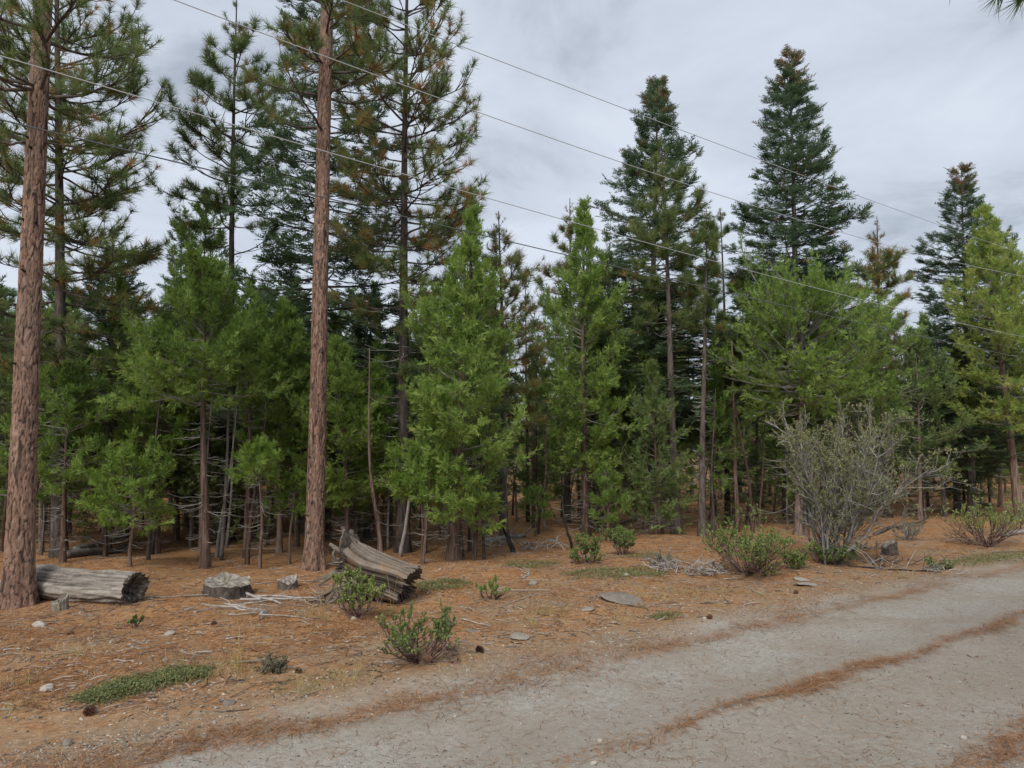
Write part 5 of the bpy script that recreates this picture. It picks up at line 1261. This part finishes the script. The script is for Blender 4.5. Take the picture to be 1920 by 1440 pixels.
needles(pl_, (.07, .18), .0048, np.clip(rng.normal(.42, .26, len(pl_)), 0, 1), .016).obj('needle_litter', M['needle'], kind='stuff')['label'] = 'orange pine needle litter on the forest floor'
pr_ = scatter(3600, 2.9, 13, lambda x, y, d: ((d < 0) & (d > -5)).astype(float) * (.2 + .8 * clumpy(x, y, 2.0) ** 2))
needles(pr_, (.05, .16), .003, np.clip(rng.normal(.35, .2, len(pr_)), 0, 1), .004).obj('needle_litter', M['needle'], kind='stuff')['label'] = 'single fallen needles lying on the gravel track'
# grit, chips
OCT = [(np.array([[1, 0, 0], [-1, 0, 0], [0, 1, 0], [0, -1, 0], [.1, .1, .7], [0, 0, -.5]], float) * np.array([1, .8, .75]), np.array([[0, 2, 4], [2, 1, 4], [1, 3, 4], [3, 0, 4]]), np.array([0, .05, -.05, 0, .08, 0]))]
def grit(n, ymin, ymax, acc, smin, smax, tm, ts, label):
    p = scatter(n, ymin, ymax, acc); s = smin + (smax - smin) * rng.random(n) ** 3
    O = np.stack([p[:, 0], p[:, 1], gz(p[:, 0], p[:, 1]) + s * .2], -1); a = rng.uniform(0, 6.28, n)
    g = Geo(); place(g, OCT, O, np.stack([np.cos(a), np.sin(a), rng.normal(0, .15, n)], -1), np.array([0, 0, 1.0]) + rng.normal(0, .25, (n, 3)), s, np.clip(rng.normal(tm, ts, n), 0, .95), rng)
    g.obj('gravel', M['gravel'], kind='stuff')['label'] = label
grit(17000, 2.9, 12, lambda x, y, d: ((d < .1) & (d > -5)) * (.35 + .65 * clumpy(x, y, .8)), .0022, .011, .34, .3, 'fine loose gravel on the track')
grit(9000, 3.6, 12, lambda x, y, d: gs(d, .5, .3) * clumpy(x, y, .7) ** .6, .003, .015, .42, .25, 'gritty stones along the verge')
grit(13000, 5.0, 16, lambda x, y, d: sstep(d, .6, 1.2) * (.3 + .7 * clumpy(x, y, .5)), .004, .022, .45, .3, 'pale wood chips and grit in the litter')
def debris(n, ymin, ymax, acc, label, mat):
    p = scatter(n, ymin, ymax, acc); L = .03 + .16 * rng.random(n) ** 2.5
    P = integ(np.stack([p[:, 0], p[:, 1], gz(p[:, 0], p[:, 1]) + .006], -1), rng.uniform(0, 6.28, n), L, rng.normal(.05, .06, n), rng.normal(-.05, .06, n), 3, .15, rng)
    P[:, :, 2] = np.maximum(P[:, :, 2], gz(P[:, :, 0], P[:, :, 1]) + .003); g = Geo()
    tubes(g, P, (.0022 + .02 * L)[:, None] * np.linspace(1, .6, 3)[None] * rng.uniform(.6, 1.4, n)[:, None], 3, rng.uniform(0, 1, n)); g.obj('litter', M[mat], kind='stuff')['label'] = label
debris(5200, 5.2, 18, lambda x, y, d: sstep(d, .5, 1.4) * (.25 + .75 * clumpy(x, y, .45)), 'tiny pale twig fragments in the needle litter', 'stick')
debris(4200, 5.2, 18, lambda x, y, d: sstep(d, .5, 1.4) * (.25 + .75 * clumpy(y, x, .5)), 'tiny dark bark and twig fragments in the litter', 'twig_brown')
# dry grass
rngG = np.random.default_rng(1200)
tufts = [gp(*p) for p in [(150, 1228), (30, 1288), (450, 1266), (430, 1250), (610, 1282), (640, 1272), (660, 1288), (560, 1296), (1020, 1150), (1040, 1154), (1060, 1146), (1210, 1122), (1240, 1128), (1280, 1116), (1320, 1124), (1250, 1108), (1350, 1112), (1430, 1118), (1690, 1082), (330, 1248), (700, 1150), (990, 1170), (1160, 1166), (590, 1160), (20, 1340), (345, 1278), (880, 1258)]]
g = Geo()
for c in tufts:
    n = int(rngG.integers(26, 60)); o = np.tile(c, (n, 1)) + np.stack([rngG.normal(0, .13, n), rngG.normal(0, .08, n), np.zeros(n)], -1); o[:, 2] = gz(o[:, 0], o[:, 1])
    P = integ(o, rngG.uniform(0, 6.28, n), rngG.uniform(.05, .17, n), rngG.uniform(.8, 1.5, n), rngG.uniform(.1, 1.0, n), 4, .2, rngG); tubes(g, P, .0016 * np.linspace(1, .5, 4)[None] * np.ones((n, 1)), 3, rngG.uniform(0, 1, n))
for px, py in [(450, 1262), (438, 1250), (735, 1150), (1000, 1180), (585, 1190)]:
    n = 3; o = np.tile(gp(px, py), (n, 1)) + rngG.normal(0, .02, (n, 3)) * np.array([1, 1, 0]); P = integ(o, rngG.uniform(0, 6.28, n), rngG.uniform(.3, .55, n), np.full(n, 1.45), rngG.uniform(1.2, 1.5, n), 6, .05, rngG); tubes(g, P, .0018 * np.ones((n, 6)), 3, .5)
g.obj('dry_grass', M['straw'], kind='stuff')['label'] = 'thin dry yellow grass between the stones'
